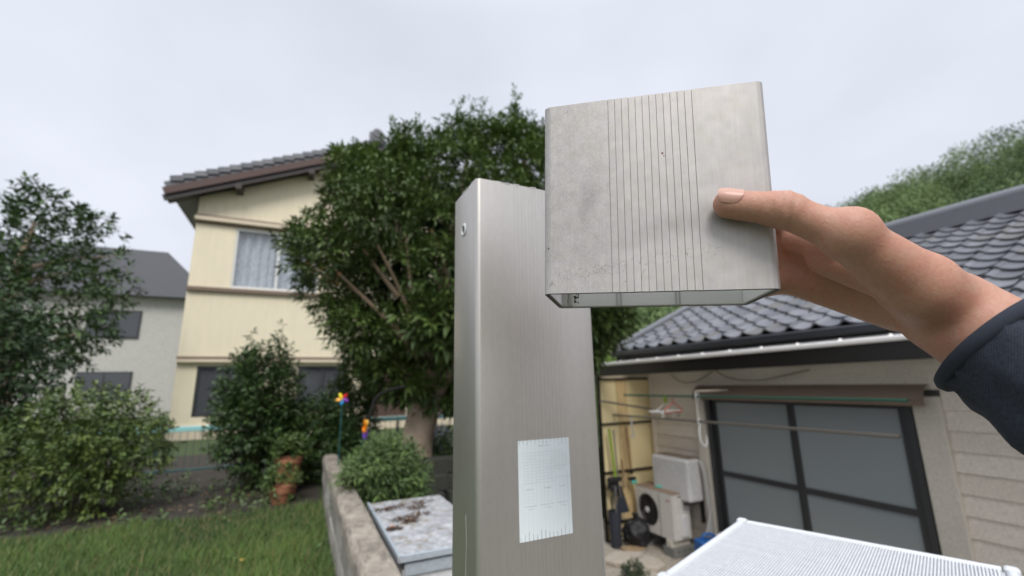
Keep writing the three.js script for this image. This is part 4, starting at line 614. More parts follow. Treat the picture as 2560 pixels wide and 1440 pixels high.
// ------------------------------------------------------------------ beige house on the right: siding, sash window, tiled roof
{
  const t = thing('beige_house', 'single storey beige clapboard house with a grey tiled roof on the right', 'house', W(4.95, 0, 5.46), TURN), r = rng(91);   // local x = into the house, local z = towards the camera
  const z0 = 0, zT = 0.9, wz0 = 1.06, wz1 = 3.3, zEnd = 8, H = 2.58;
  part('inner_wall', join([box(0.1, H, 1.0, 0.075, H / 2, 0.5), box(0.1, H - 2.02, 2.4, 0.075, 2.02 + (H - 2.02) / 2, 2.2), box(0.1, 0.3, 2.4, 0.075, 0.15, 2.2), box(0.1, H, zEnd - 3.4, 0.075, H / 2, (zEnd + 3.4) / 2), box(6.8, H, 0.1, 3.5, H / 2, 0.051)]), M.sidingBack, t);
  part('room', join([box(0.05, H, 3, 1.6, H / 2, 2.3)]), std(0.12, 0.11, 0.1, 0.9), t);
  const board = (len) => { const b = box(0.02, 0.168, len); const p = b.attributes.position; for (let i = 0; i < p.count; i++) if (p.getY(i) > 0 && p.getX(i) < 0) p.setX(i, p.getX(i) + 0.019); return b; };
  const bg = {}; const put = (za, zb, y) => { const l = zb - za, k = l.toFixed(2); bg[k] = bg[k] || board(l); const m = part('siding_board', bg[k], r() < 0.5 ? M.siding : M.siding2, t); m.position.set(0.012, y, (za + zb) / 2); };
  for (let k = 0; k < 15; k++) { const y = 0.2 + k * 0.165; if (y > 2.12) { put(0.004, 4.0, y); put(4.003, zEnd, y); } else { put(0.004, 0.895, y); put(3.5, zEnd, y); } }
  part('foundation', box(0.06, 0.115, zEnd, 0.03, 0.058, zEnd / 2), M.padGrey, t);
  part('corner_trim', box(0.05, H - 0.1, 0.05, 0.003, H / 2, -0.004, 0.004), M.siding2, t);
  part('end_board', box(0.06, 1.92, 0.2, -0.01, 1.08, 3.405, 0.01), M.pillar, t); part('trim_board', box(0.09, 1.92, 0.13, -0.035, 1.08, 0.965, 0.01), M.pillar, t, 'broad beige upright beside the window');
  // window: two sliding sashes, each with a mid rail
  const wf = part('window', join([box(0.1, 0.06, wz1 - wz0, 0.0, 0.33, (wz0 + wz1) / 2), box(0.1, 0.06, wz1 - wz0, 0.0, 2.03, (wz0 + wz1) / 2), box(0.1, 1.64, 0.05, 0.0, 1.18, wz0 + 0.025), box(0.1, 1.64, 0.05, 0.0, 1.18, wz1 - 0.025)]), M.sash, t);
  for (let k = 0; k < 2; k++) {
    const a = wz0 + 0.06 + k * 1.06, b = a + 1.06, x = 0.014 - 0.03 * k;
    part('sash_frame', join([box(0.026, 1.6, 0.05, x, 1.18, a + 0.025), box(0.026, 1.6, 0.05, x, 1.18, b - 0.025), box(0.026, 0.06, b - a - 0.1, x, 0.41, (a + b) / 2), box(0.026, 0.06, b - a - 0.1, x, 1.05, (a + b) / 2), box(0.026, 0.05, b - a - 0.1, x, 1.95, (a + b) / 2)]), M.sash, wf);
    part('pane', box(0.006, 0.85, b - a - 0.1, x + 0.004, 1.5, (a + b) / 2), M.frost, wf); part('pane', box(0.006, 0.58, b - a - 0.1, x + 0.004, 0.73, (a + b) / 2), M.frost, wf);
  }
  const hood = new THREE.CylinderGeometry(0.16, 0.16, 2.5, 20, 1, true, Math.PI, Math.PI / 2); hood.rotateX(Math.PI / 2); hood.translate(0.0, 1.985, 2.2); part('window_hood', join([hood, box(0.02, 0.035, 2.5, -0.158, 1.98, 2.2)]), M.brownTrim, t, 'curved brown hood over the window');
  // roof slope facing the yard
  const a = Math.atan(0.45), ey = 2.70, ex = -0.36, rows = 15, cols = 19, step = 0.237, run = (rows * step + 0.06) * Math.cos(a);
  const deck = new THREE.BoxGeometry(run / Math.cos(a), 0.04, 8.4), roof = part('roof', deck, M.deck, t); roof.position.set(ex + run / 2, ey - 0.03 + run / 2 * 0.45, 4.2 - 0.32); roof.rotation.z = a;
  const tile = (() => {
    const P = [], n = 14, w = 0.268, l = 0.275, h = (s) => s < 0.12 ? 0.014 * (1 - s / 0.12) : s < 0.68 ? -0.014 * Math.sin(Math.PI * (s - 0.12) / 0.56) : 0.04 * Math.sin(Math.PI * (s - 0.68) / 0.32 * 0.92), pt = (s, e) => [e ? l : 0, h(s) + (e ? -0.012 : 0.02), (s - 0.5) * w], lo = (s) => { const p = pt(s, 0); return [p[0] + 0.004, p[1] - 0.024, p[2]]; };
    const q = (A, B, C, D) => P.push(...A, ...B, ...C, ...A, ...C, ...D);
    for (let i = 0; i < n; i++) { const s0 = i / n, s1 = (i + 1) / n; q(pt(s0, 0), pt(s1, 0), pt(s1, 1), pt(s0, 1)); q(lo(s0), lo(s1), pt(s1, 0), pt(s0, 0)); }
    const g = new THREE.BufferGeometry(); g.setAttribute('position', new THREE.Float32BufferAttribute(P, 3)); g.setAttribute('uv', new THREE.Float32BufferAttribute(new Float32Array(P.length / 3 * 2).map((_, i) => P[(i >> 1) * 3 + (i & 1 ? 2 : 0)]), 2)); g.computeVertexNormals(); return toCreasedNormals(g, 0.7);
  })();
  const km = [M.kawara, M.kawara2, M.kawara3, mott('gritty', 0.125, 0.128, 0.125, 0.4, 0.6), mott('gritty', 0.10, 0.105, 0.118, 0.3, 0.45)], half = run / Math.cos(a) / 2;
  for (let i = 0; i < rows; i++) for (let j = 0; j < cols; j++) { const m = part('roof_tile', tile, km[Math.floor(r() * 5)], roof); m.position.set(-half - 0.05 + i * step, 0.045 + (r() - 0.5) * 0.004, -4.2 + 0.16 + j * 0.264); m.rotation.z = 0.02 + (r() - 0.5) * 0.03; m.rotation.y = (r() - 0.5) * 0.03; m.position.z += (r() - 0.5) * 0.006; }
  const rest = []; for (let i = 0; i < rows; i++) for (let j = cols; j < 31; j++) { const g = tile.clone(); g.translate(-half - 0.05 + i * step, 0.045, -4.2 + 0.16 + j * 0.264); rest.push(g); } part('roof_tiling', join(rest), M.kawara, roof).userData.kind = 'stuff';
  const vg = []; for (let i = 0; i < rows; i++) { const c = new THREE.CylinderGeometry(0.06, 0.066, 0.26, 10); c.rotateZ(Math.PI / 2); c.translate(-half + 0.08 + i * step, 0.075, -4.17); vg.push(c); } part('verge_tiles', join(vg), M.kawara, roof).userData.kind = 'stuff';
  const ru = ex + run, ry = ey + run * 0.45;
  const back = box(3.5, 0.06, 8.4, 0, 0, 0); back.rotateZ(-a); back.translate(ru + 1.57, ry - 0.73, 3.88); part('rear_roof', back, M.kawara2, t);
  const rc = new THREE.CylinderGeometry(0.11, 0.11, 8.5, 14); rc.rotateX(Math.PI / 2); rc.translate(ru, ry + 0.2, 3.88); part('ridge', join([box(0.26, 0.2, 8.4, ru, ry + 0.08, 3.88), rc]), M.kawara, t);
  const gt = new THREE.CylinderGeometry(0.055, 0.055, 8.5, 14, 1, true, Math.PI / 2 + Math.PI / 2 * 0, Math.PI); gt.rotateX(Math.PI / 2); gt.rotateZ(Math.PI / 2 * 0); 
  part('gutter', join([box(0.1, 0.085, 8.45, ex - 0.08, ey - 0.065, 3.9, 0.02)]), M.gutter, t);
  part('fascia', box(0.03, 0.16, 8.4, ex + 0.03, ey - 0.13, 3.88), M.gutter, t);
  part('soffit', box(0.42, 0.02, 8.4, ex + 0.22, ey - 0.2, 3.88), M.darkTrim, t);
  part('gutter_downpipe', tube([V(ex - 0.08, ey - 0.1, -0.2), V(ex - 0.08, ey - 0.22, -0.2), V(ex - 0.02, ey - 0.3, -0.18)], 0.028, 12, 8), M.gutter, t);
  const gb = new THREE.Shape([[0, H], [6.9, H], [ru, ry - 0.1]].map((p) => new THREE.Vector2(...p))); const gg = new THREE.ExtrudeGeometry(gb, { depth: 0.06, bevelEnabled: false }); gg.translate(0, 0, 0.02); part('gable', gg, M.siding2, t);
  part('end_wall', box(6.9, H, 0.02, 3.45, H / 2, -0.012), M.siding2, t);
}
// lean-to along the house: dark beam with silver flashing, posts, sheets
{
  const t = thing('lean_to', 'dark bronze lean-to frame with a silver edged roof in front of the beige house', 'lean-to', W(4.09, 0, 5.68), TURN), L = 6.0, bt = 0.011;   // the beam climbs a little towards the viewer
  const tilt = (g) => { const p = g.attributes.position; for (let i = 0; i < p.count; i++) p.setY(i, p.getY(i) + bt * p.getZ(i)); g.computeVertexNormals(); return g; };
  part('beam', tilt(join([box(0.05, 0.14, L, 0, 2.362, L / 2, 0.004), box(0.012, 0.03, L, -0.03, 2.31, L / 2)])), M.bronze, t);
  part('flashing', tilt(join([box(0.08, 0.045, L + 0.02, -0.006, 2.457, L / 2, 0.014)])), M.flashing, t, 'silver edge strip along the top of the beam');
  const sg = new THREE.SphereGeometry(0.016, 8, 6); for (let k = 0; k < 16; k++) { const m = part('screw_head', sg, M.flashing, t); m.position.set(-0.012, 2.481 + bt * (0.25 + k * 0.36), 0.25 + k * 0.36); }
  for (const z of [0.04, 4.9]) part('post', box(0.06, 2.3, 0.06, 0, 1.15, z, 0.004), M.bronze, t);
  for (let k = 0; k < 7; k++) { const z = 0.03 + k * 0.95, g = box(0.88, 0.045, 0.035); g.rotateZ(0.16); g.translate(0.44, 2.455 + 0.03, z + 0.0); part('rafter', tilt(g), M.bronze, t); }
  for (let k = 0; k < 6; k++) { const g = box(0.9, 0.004, 0.93); g.rotateZ(0.16); g.translate(0.44, 2.535, 0.5 + k * 0.95); part('roof_sheet', tilt(g), M.poly, t); }
}
{
  const t = thing('yellow_screen', 'yellow panel screen with dark rails closing the end of the lean-to', 'screen', W(4.09, 0, 5.6), TURN);
  const cols = [[0.0, 0.29, M.yellow], [0.295, 0.49, M.yellow2], [0.495, 1.2, M.yellow]], ys = [0.27, 0.905, 0.935, 1.58, 1.612, 2.235];
  for (const [a, b, m] of cols) for (let k = 0; k < 3; k++) part('panel', box(b - a, ys[k * 2 + 1] - ys[k * 2], 0.008, (a + b) / 2, (ys[k * 2] + ys[k * 2 + 1]) / 2, -0.01 + (m === M.yellow2 ? 0.006 : 0)), m, t);
  for (const y of [0.25, 0.92, 1.596, 2.25]) part('rail', box(1.25, 0.03, 0.03, 0.62, y, 0.012, 0.003), M.bronze, t);
  part('panel', box(1.2, 0.1, 0.008, 0.6, 2.315, -0.01), M.creamTrim, t); part('panel', box(1.2, 0.2, 0.008, 0.6, 0.13, -0.01), M.yellow, t);
}

// ------------------------------------------------------------------ outdoor units, pipes, cables
{
  const t = thing('air_conditioner', 'beige outdoor air conditioner with a round fan grille standing on blocks', 'air conditioner', W(4.484, 0, 4.735), TURN);   // local x = depth, z from 0 back to -0.72
  const y0 = 0.2, y1 = 0.745, zl = -0.7, dp = 0.285, fc = [0.475, -0.47], fr = 0.205;
  const sh = new THREE.Shape([[zl, y0], [0, y0], [0, y1], [zl, y1]].map((p) => new THREE.Vector2(...p))), hp = new THREE.Path(); hp.absarc(fc[1], fc[0], fr, 0, Math.PI * 2, true); sh.holes.push(hp);
  const fg = new THREE.ExtrudeGeometry(sh, { depth: 0.015, bevelEnabled: true, bevelSize: 0.004, bevelThickness: 0.004, bevelSegments: 2, curveSegments: 40 }); fg.rotateY(-Math.PI / 2); fg.translate(0.012, 0, 0);
  part('front_panel', fg, M.acCase, t);
  part('case', join([box(dp - 0.02, y1 - y0, 0.012, dp / 2 + 0.01, (y0 + y1) / 2, -0.004), box(dp - 0.02, y1 - y0, 0.012, dp / 2 + 0.01, (y0 + y1) / 2, zl + 0.006), box(0.012, y1 - y0, -zl - 0.02, dp - 0.006, (y0 + y1) / 2, zl / 2), box(dp - 0.03, 0.01, -zl - 0.03, dp / 2, y0 + 0.006, zl / 2)]), M.acCase, t);
  part('top_cover', box(dp + 0.012, 0.014, -zl + 0.02, dp / 2, y1 + 0.009, zl / 2, 0.005), M.acTop, t, 'weathered brown top of the unit');
  part('panel_line', box(0.004, y1 - y0 - 0.02, 0.006, -0.008, (y0 + y1) / 2, -0.235), M.acGrille, t);
  const back = new THREE.CircleGeometry(fr, 40); back.rotateY(-Math.PI / 2); back.translate(0.09, fc[0], fc[1]); part('fan_recess', back, M.acDark, t);
  const ring = (R) => { const g = new THREE.TorusGeometry(R, 0.0018, 6, 48); g.rotateY(Math.PI / 2); g.translate(-0.012, fc[0], fc[1]); return g; };
  const spokes = []; for (let k = 0; k < 20; k++) { const a = k / 20 * 6.283; spokes.push(rod(V(-0.013, fc[0] + 0.03 * Math.sin(a), fc[1] + 0.03 * Math.cos(a)), V(-0.006, fc[0] + fr * Math.sin(a), fc[1] + fr * Math.cos(a)), 0.0014, 4)); }
  const gl = part('fan_grille', join([...[0.06, 0.095, 0.13, 0.165, 0.198].map(ring), ...spokes]), M.acGrille, t); const hb = new THREE.CylinderGeometry(0.034, 0.036, 0.016, 24); hb.rotateZ(Math.PI / 2); hb.translate(-0.018, fc[0], fc[1]); part('grille_hub', hb, M.unit, gl);
  for (let k = 0; k < 3; k++) { const g = new THREE.CircleGeometry(0.19, 12, k * 2.094, 1.35); g.rotateY(-Math.PI / 2 + 0.15); g.translate(0.05, fc[0], fc[1]); part('fan_blade', g, M.acDark, t); }
  part('valve_cover', box(0.12, 0.26, 0.03, 0.17, 0.36, 0.014, 0.012), M.unit, t); part('side_grip', box(0.07, 0.018, 0.006, 0.13, 0.715, 0.004, 0.002), M.acDark, t);
  const lg = new THREE.CapsuleGeometry(0.008, 0.04, 4, 10); lg.rotateX(Math.PI / 2); lg.scale(0.25, 1, 1); lg.translate(-0.0085, 0.665, -0.075); part('logo', lg, M.red, t, 'small red maker mark');
  for (const z of [-0.1, -0.6]) {
    part('foot_block', box(0.32, 0.085, 0.1, 0.14, 0.15, z, 0.01), M.pillar, t);
    const s2 = new THREE.Shape([[-0.03, 0], [0.34, 0], [0.34, 0.1], [-0.03, 0.1]].map((p) => new THREE.Vector2(...p))); for (const x of [0.06, 0.15, 0.24]) { const h = new THREE.Path(); h.absarc(x, 0.055, 0.022, 0, Math.PI * 2, true); s2.holes.push(h); }
    const g = new THREE.ExtrudeGeometry(s2, { depth: 0.18, bevelEnabled: true, bevelSize: 0.006, bevelThickness: 0.006, bevelSegments: 1 }); g.translate(0, 0.004, z - 0.09); part('base_pad', g, M.padGrey, t, 'grey footing block with three round holes');
  }
  const cl = tube([V(0.06, 0, 0), V(0.1, 0.006, 0.03), V(0.16, 0.003, 0.02), V(0.18, 0.005, -0.05), V(0.1, 0.004, -0.08), V(0.05, 0.007, -0.03), V(0.12, 0.01, 0.0)], 0.011, 40, 8); single('teal_rope', cl, M.teal, 'bundle of bright teal cord lying on top of the air conditioner', 'rope', W(4.54, 0.768, 5.09), TURN);
}
{
  const t = thing('wall_unit', 'pale grey round cornered outdoor unit fixed on the wall behind the fan unit', 'outdoor unit', W(4.63, 0, 4.56), TURN), y0 = 0.66, y1 = 1.19, l = 0.68;
  part('case', box(0.26, y1 - y0, l, 0.13, (y0 + y1) / 2, -l / 2, 0.045), M.unit, t); part('top_rim', box(0.2, 0.018, l - 0.08, 0.16, y1 + 0.004, -l / 2, 0.008), M.unitRim, t, 'brown dirt along the top');
  const rg = new THREE.TorusGeometry(0.17, 0.004, 6, 48); rg.rotateY(Math.PI / 2); rg.scale(0.5, 1, 1); rg.translate(0.0, 0.92, -0.36); part('fan_outline', rg, M.unit, t);
  for (const z of [-0.1, -0.58]) part('wall_bracket', join([box(0.32, 0.03, 0.035, 0.16, y0 - 0.02, z), box(0.03, 0.26, 0.035, 0.295, y0 - 0.15, z)]), M.black, t);
}
single('drain_pipe', tube([V(4.86, 1.13, -4.6), V(4.84, 1.16, -4.54), V(4.83, 1.05, -4.48), V(4.84, 0.7, -4.47), V(4.82, 0.3, -4.47), V(4.8, 0.05, -4.5)], 0.026, 40, 10), M.pipe, 'thick grey wrapped pipe curving down beside the wall mounted unit', 'pipe', V(0, 0, 0), TURN);
single('drain_pipe', tube([V(4.82, 0.66, -4.42), V(4.79, 0.45, -4.44), V(4.74, 0.25, -4.5), V(4.7, 0.1, -4.55)], 0.018, 24, 10), M.pipe, 'thinner grey pipe slanting down to the blue containers', 'pipe', V(0, 0, 0), TURN);
single('loose_hose', tube([V(4.86, 0.34, -4.35), V(4.7, 0.3, -4.2), V(4.66, 0.36, -4.0), V(4.72, 0.44, -3.8), V(4.8, 0.4, -3.5)], 0.03, 30, 10), M.grey, 'grey flexible hose lying against the foot of the window', 'hose', V(0, 0, 0), TURN);
single('hanging_cable', tube([V(4.93, 2.3, -5.0), V(4.9, 2.2, -4.8), V(4.9, 2.19, -4.55), V(4.93, 2.32, -4.25)], 0.007, 24, 6), M.brownTrim, 'brown cable drooping on the wall under the beam, left loop', 'cable', V(0, 0, 0), TURN);
single('hanging_cable', tube([V(4.93, 2.33, -4.2), V(4.9, 2.24, -4.0), V(4.9, 2.2, -3.6), V(4.93, 2.3, -3.0)], 0.007, 24, 6), M.brownTrim, 'brown cable drooping on the wall under the beam, right loop', 'cable', V(0, 0, 0), TURN);

// ------------------------------------------------------------------ laundry poles and what hangs on them
single('laundry_pole', join([rod(V(4.3, 2.018, -5.32), V(4.3, 2.03, -1.9), 0.013, 12)]), M.greenPole, 'thin dark green laundry pole, the highest of the poles', 'laundry pole', V(0, 0, 0), TURN);
single('laundry_pole', join([rod(V(4.3, 1.722, -5.656), V(4.3, 1.75, -2.0), 0.015, 12)]), M.poleGrey, 'long grey laundry pole, the lowest, passing the white hook', 'laundry pole', V(0, 0, 0), TURN);
single('laundry_pole', join([rod(V(4.03, 1.94, -5.56), V(4.78, 1.80, -5.3), 0.014, 12)]), M.poleGrey, 'short grey pole slanting across the yellow screen', 'laundry pole', V(0, 0, 0), TURN);
{
  const t = thing('pole_holder', 'white bracket arm with ring loops that carries the laundry poles', 'bracket', W(4.3, 0, 3.97), TURN), ring = (y) => { const g = new THREE.TorusGeometry(0.032, 0.008, 8, 24); g.translate(0, y, 0); return g; };
  part('arm', join([box(0.62, 0.018, 0.018, 0.3, 2.085, -0.0, 0.004), box(0.03, 0.34, 0.02, 0.0, 1.92, -0.02, 0.006)]), M.pillar, t); part('pole_ring', ring(2.018), M.whiteSash, t); part('pole_ring', ring(1.735), M.whiteSash, t);
  part('loop', tube([V(0, 1.71, 0), V(-0.035, 1.62, 0.01), V(-0.03, 1.5, 0.02), V(0.02, 1.455, 0.02), V(0.07, 1.5, 0.01), V(0.075, 1.58, 0)], 0.011, 30, 8), M.whiteSash, t, 'white cord loop below the arm');
}
{
  const t = thing('clothes_hanger', 'red plastic clothes hanger on the green pole', 'hanger', W(4.3, 2.018, 4.37), TURN + 0.2);
  part('shoulders', join([tube([V(0, -0.075, 0), V(-0.09, -0.115, 0), V(-0.18, -0.17, 0), V(-0.17, -0.19, 0), V(0, -0.192, 0), V(0.17, -0.19, 0), V(0.18, -0.17, 0), V(0.09, -0.115, 0), V(0, -0.075, 0)], 0.009, 60, 8)]), M.hangerRed, t);
  part('hook', tube([V(0, -0.075, 0), V(0, -0.03, 0), V(0.02, -0.005, 0), V(0.0, 0.018, 0), V(-0.02, 0.004, 0)], 0.006, 24, 8), M.hangerRed, t);
}
{
  const t = thing('peg_hanger', 'small white peg hanger below the red clothes hanger', 'hanger', W(4.3, 1.74, 4.52), TURN);
  part('frame', join([box(0.36, 0.02, 0.02, 0, 0.085, 0.1, 0.006), box(0.36, 0.02, 0.02, 0, 0.085, -0.1, 0.006), box(0.02, 0.02, 0.2, -0.17, 0.085, 0, 0.006), box(0.02, 0.02, 0.2, 0.17, 0.085, 0, 0.006), tube([V(-0.16, 0.09, 0), V(0, 0.2, 0), V(0, 0.28, 0)], 0.004, 14, 6), tube([V(0.16, 0.09, 0), V(0, 0.2, 0)], 0.004, 10, 6)]), M.white, t);
  for (let k = 0; k < 4; k++) part('peg', box(0.014, 0.06, 0.012, -0.14 + k * 0.09, 0.045, 0.1, 0.003), k % 2 ? M.grey : M.white, t);
}
{ const t = thing('clothes_peg', 'bright green clothes peg on the green pole beside the red hanger', 'clothes peg', W(4.3, 2.0, 4.5), TURN); part('jaw', box(0.018, 0.1, 0.016, -0.012, -0.02, 0, 0.004), M.lime, t); part('jaw', box(0.018, 0.1, 0.016, 0.014, -0.02, 0, 0.004), M.lime, t); }
single('plastic_hook', join([tube([V(0, 0.3, 0), V(0, 0.1, 0), V(0.03, 0.02, 0), V(0, -0.015, 0), V(-0.03, 0.03, 0)], 0.011, 30, 8)]), M.unit, 'pale translucent S hook hanging before the yellow screen', 'hook', W(4.47, 1.42, 5.4), TURN);

// ------------------------------------------------------------------ tools and clutter at the screen
function tool(name, label, category, u, w, parts) { const t = thing(name, label, category, W(u, 0, w), TURN); for (const [n, g, m] of parts) part(n, g, m, t); return t; }
const bristles = (wd, h, y, d = 0.05) => { const r = rng(7), l = []; for (let k = 0; k < 70; k++) { const x = (r() - 0.5) * wd; l.push(rod(V(x * 0.8, y, (r() - 0.5) * d), V(x * 1.1, y - h, (r() - 0.5) * d * 1.4), 0.005, 4)); } return join(l); };
tool('broom', 'broom with a lime green handle and black head hung on the yellow screen', 'broom', 4.12, 5.48, [['handle', rod(V(-0.01, 1.545, 0), V(0.045, 0.88, 0.01), 0.018, 12), M.lime], ['head', box(0.24, 0.07, 0.06, 0.02, 0.85, 0.01, 0.02), M.black], ['bristles', bristles(0.22, 0.1, 0.83), M.black]]);
tool('broom', 'broom with a thin grey handle beside the lime green one', 'broom', 4.19, 5.47, [['handle', rod(V(-0.01, 1.53, 0), V(0.02, 0.74, 0), 0.012, 12), M.grey], ['head', box(0.2, 0.06, 0.05, -0.02, 0.72, 0, 0.02), M.black], ['bristles', bristles(0.18, 0.08, 0.7), M.black]]);
tool('mop', 'mop with a brown wooden handle and teal tipped head', 'mop', 4.43, 5.47, [['handle', rod(V(-0.02, 1.56, 0), V(0.02, 0.95, 0), 0.015, 12), M.wood], ['clamp', box(0.06, 0.07, 0.04, 0.022, 0.93, 0, 0.012), M.black], ['head', box(0.13, 0.05, 0.05, 0.03, 0.83, 0, 0.018), M.black], ['cloth', box(0.09, 0.05, 0.04, 0.055, 0.785, 0.01, 0.015), M.teal]]);
tool('trowel', 'short wooden handled hand tool hung beside the mop', 'hand tool', 4.33, 5.5, [['handle', rod(V(-0.02, 1.1, 0), V(-0.005, 0.97, 0), 0.014, 10), M.wood], ['blade', box(0.035, 0.26, 0.008, 0.005, 0.84, 0, 0.003), M.woodPale]]);
tool('dustpan', 'dark grey long handled dustpan hung low on the yellow screen', 'dustpan', 4.215, 5.44, [['handle', rod(V(-0.02, 0.8, 0), V(0, 0.6, 0), 0.009, 8), M.grey], ['pan', (() => { const s = new THREE.Shape([[-0.04, 0.2], [0.04, 0.2], [0.105, 0], [-0.105, 0]].map((p) => new THREE.Vector2(...p))), g = new THREE.ExtrudeGeometry(s, { depth: 0.03, bevelEnabled: true, bevelSize: 0.006, bevelThickness: 0.006 }); g.translate(0, 0.42, 0); return g; })(), M.navy]]);
tool('umbrella_stand', 'narrow navy bin with sticks standing at the foot of the post', 'bin', 4.07, 5.42, [['bin', (() => { const g = new THREE.LatheGeometry([[0, 0], [0.075, 0], [0.09, 0.46], [0.084, 0.46], [0.07, 0.02], [0, 0.02]].map((p) => new THREE.Vector2(...p)), 24); return g; })(), M.navy], ['stick', rod(V(0.02, 0.05, 0), V(0.04, 0.78, 0), 0.011, 8), M.grey], ['stick', rod(V(-0.03, 0.05, 0), V(-0.05, 0.66, 0.02), 0.009, 8), M.black]]);
tool('refuse_bag', 'crumpled black refuse bag on the ground behind the air conditioner', 'bag', 4.36, 5.32, [['bag', (() => { const g = new THREE.SphereGeometry(0.19, 32, 22), p = g.attributes.position; for (let i = 0; i < p.count; i++) { const x = p.getX(i), y = p.getY(i), z = p.getZ(i), f = 1 + 0.7 * fbm(x * 11, y * 8, z * 11, 4); p.setXYZ(i, x * f, Math.max(-0.17, y * f * 0.95), z * f * 0.9); } g.translate(0, 0.172, 0); g.computeVertexNormals(); return g; })(), std(0.02, 0.02, 0.022, 0.6)], ['knot', (() => { const g = new THREE.ConeGeometry(0.05, 0.09, 9); g.rotateX(Math.PI); g.translate(-0.02, 0.37, 0); return g; })(), M.black]]);
tool('wooden_board', 'weathered brown board lying flat beside the refuse bag', 'board', 4.2, 5.24, [['board', box(0.3, 0.03, 0.16, 0, 0.018, 0, 0.004), M.woodPale]]);
[['pale broken concrete slab nearest the post in the yard', 3.86, 5.0, 0.5, 0.4, 0.1], ['pale broken concrete slab in front of the wooden board', 4.02, 4.72, 0.42, 0.34, 0.5], ['small pale concrete slab at the shaded yard edge', 3.72, 4.93 - 0.5, 0.34, 0.3, -0.3]].forEach(([label, u, w, a, b, rot], i) => {
  const r = rng(120 + i), pts = []; for (let k = 0; k < 9; k++) { const q = k / 9 * 6.283, f = 0.8 + 0.4 * r(); pts.push(new THREE.Vector2(Math.cos(q) * a / 2 * f, Math.sin(q) * b / 2 * f)); }
  const g = new THREE.ExtrudeGeometry(new THREE.Shape(pts), { depth: 0.035, bevelEnabled: true, bevelSize: 0.008, bevelThickness: 0.008, bevelSegments: 1 }); g.rotateX(-Math.PI / 2); g.translate(0, 0.01, 0);
  single('concrete_slab', g, M.slab, label, 'slab', W(u, 0, w), TURN + rot);
});
function jerry(label, u, w, turn, mat) {
  const t = thing('jerrycan', label, 'jerrycan', W(u, 0, w), TURN + turn), b = box(0.19, 0.33, 0.34, 0, 0.166, 0, 0.03);
  part('can', b, mat, t); part('rib', join([box(0.196, 0.014, 0.346, 0, 0.1, 0, 0.006), box(0.196, 0.014, 0.346, 0, 0.22, 0, 0.006)]), mat, t);
  part('handle', tube([V(0, 0.32, -0.11), V(0, 0.378, -0.08), V(0, 0.385, 0), V(0, 0.37, 0.05), V(0, 0.325, 0.07)], 0.016, 24, 10), mat, t);
  const c = new THREE.CylinderGeometry(0.032, 0.034, 0.04, 20); c.translate(0, 0.352, 0.128); part('cap', c, M.white, t);
}
jerry('nearer blue plastic jerrycan with a white cap by the house wall', 4.62, 4.3, 1.3, M.blue);
jerry('darker blue jerrycan behind the other one under the window', 4.86, 4.05, 0.9, M.blue2);
tool('yard_puddle', 'dark damp patch on the concrete in front of the air conditioner pad', 'stain', 4.2, 4.3, []);
scene.children[scene.children.length - 1].removeFromParent();

// ------------------------------------------------------------------ white perforated table top in the foreground
{
  const o = W(0.573, 1.9, 0.639), dir = Math.atan2(0.357, 0.934), t = thing('perforated_table', 'white perforated table top close to the viewer at the lower right', 'table', V(o.x, 0, o.z), TURN + dir), LX = 0.4, LZ = 0.42, y = 1.894;   // local x along the far edge, z towards the viewer
  part('frame', join([rod(V(0.012, y, 0), V(LX - 0.012, y, 0), 0.008, 12), rod(V(0.012, y, LZ), V(LX - 0.012, y, LZ), 0.008, 12), rod(V(0, y, 0.012), V(0, y, LZ - 0.012), 0.008, 12), rod(V(LX, y, 0.012), V(LX, y, LZ - 0.012), 0.008, 12)]), M.plasticWhite, t);
  const g = []; for (let k = 0; k < 88; k++) g.push(box(LX - 0.016, 0.003, 0.0024, LX / 2, y + 0.004, 0.0125 + k * 0.0045, 0)); for (let k = 0; k < 84; k++) g.push(box(0.002, 0.003, LZ - 0.018, 0.0125 + k * 0.0045, y + 0.0012, LZ / 2, 0)); part('mesh_top', join(g), M.plasticWhite, t).userData.kind = 'stuff';
  for (const [x, z] of [[0, 0], [LX, 0], [0, LZ], [LX, LZ]]) { part('corner_cap', box(0.021, 0.02, 0.021, x, y, z, 0.006), M.plasticWhite, t); part('leg', rod(V(x * 0.94 + 0.018, y - 0.012, z * 0.94 + 0.013), V(x, 0, z), 0.009, 10), M.plasticWhite, t); }
}

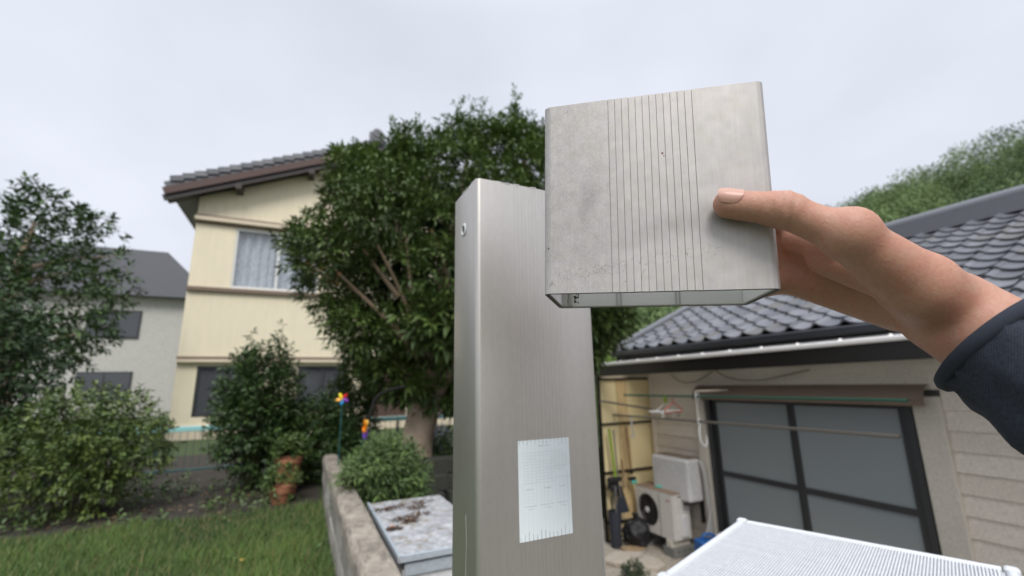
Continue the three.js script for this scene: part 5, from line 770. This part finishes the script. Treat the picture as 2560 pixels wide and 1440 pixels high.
// ------------------------------------------------------------------ beyond the photograph's edges: neighbours, trees, poles
function farTree(name, label, u, w, h, R, seed, dark, pale) {
  const t = thing(name, label, 'tree', W(u, 1.1, w)), r = rng(seed), L = new Leaves(); part('trunk', limb([V(0, 0, 0), V(0.1, h * 0.3, 0), V(-0.05, h * 0.6, 0.1), V(0, h * 0.9, 0)], [0.16, 0.12, 0.08, 0.03], 16, 9, 0.3), M.bark, t);
  const br = []; for (let i = 0; i < 7; i++) { const a = i * 0.9, y = h * (0.35 + 0.06 * i); br.push(limb([V(0, y, 0), V(Math.cos(a) * R * 0.4, y + 0.3, Math.sin(a) * R * 0.4), V(Math.cos(a) * R * 0.8, y + 0.5, Math.sin(a) * R * 0.8)], [0.05, 0.03, 0.01], 8, 6)); } part('branches', join(br), M.bark, t);
  for (let i = 0; i < 1500; i++) { const d = randDir(r), k = Math.pow(r(), 0.4), l = 1 + 0.4 * fbm(d.x * 2 + seed, d.y * 2, d.z * 2, 3), p = V(d.x * R * k * l, h * 0.62 + d.y * h * 0.4 * k * l, d.z * R * k * l); if (fbm(p.x * 1.3, p.y * 1.3, p.z * 1.3 + seed, 2) < -0.12) continue; sprig(L, r, p, d.clone().add(V(0, 0.4, 0)).addScaledVector(randDir(r), 0.6), 0.18, 8, 1.5, dark, pale, 0.9); }
  L.build('foliage', leafGeo(0.085, 0.04, 0.12), M.leaf, t);
}
farTree('garden_tree', 'leafy green tree standing left of the cream house', -4.6, 10.5, 4.6, 1.5, 141, [0.02, 0.05, 0.015], [0.09, 0.15, 0.04]);
farTree('garden_tree', 'smaller darker tree at the far left behind the lawn', -6.7, 8.6, 3.4, 1.2, 142, [0.015, 0.04, 0.015], [0.06, 0.11, 0.035]);
{
  const t = thing('neighbour_house', 'distant pale grey house with a low tiled roof beyond the left garden', 'house', W(-9, 1.1, 24), TURN);
  part('wall', box(9, 5.2, 6, 0, 2.6, -3), mott('soft', 0.5, 0.49, 0.46, 2, 0.9), t);
  for (const [x, y] of [[-2.6, 1.3], [1.6, 1.3], [-2.6, 3.9], [1.6, 3.9]]) { const f = part('window', box(1.8, 1.2, 0.06, x, y, 0.032), M.sash, t); part('pane', box(0.82, 1.06, 0.02, x - 0.44, y, 0.07), M.darkGlass, f); part('pane', box(0.82, 1.06, 0.02, x + 0.44, y, 0.07), M.darkGlass, f); }
  const s = new THREE.Shape([[-5.2, 5.1], [5.2, 5.1], [3.2, 7.1], [-3.2, 7.1]].map((p) => new THREE.Vector2(...p))), g = new THREE.ExtrudeGeometry(s, { depth: 7, bevelEnabled: false }); g.translate(0, 0, -6.5); part('roof', g, M.kawara, t);
}
{
  const t = thing('utility_pole', 'pale concrete utility pole standing on the wooded hillside', 'utility pole', W(16.6, 3, 20.5), TURN);
  part('shaft', limb([V(0, -2, 0), V(0, 4, 0), V(0, 9, 0)], [0.2, 0.17, 0.13], 4, 12), M.slab, t); part('cross_arm', box(1.6, 0.1, 0.1, 0, 8.2, 0.16), M.grey, t); part('transformer', (() => { const g = new THREE.CylinderGeometry(0.28, 0.28, 0.8, 16); g.translate(0.4, 7.2, 0.2); return g; })(), M.grey, t);
}
renderer.render(scene, camera);
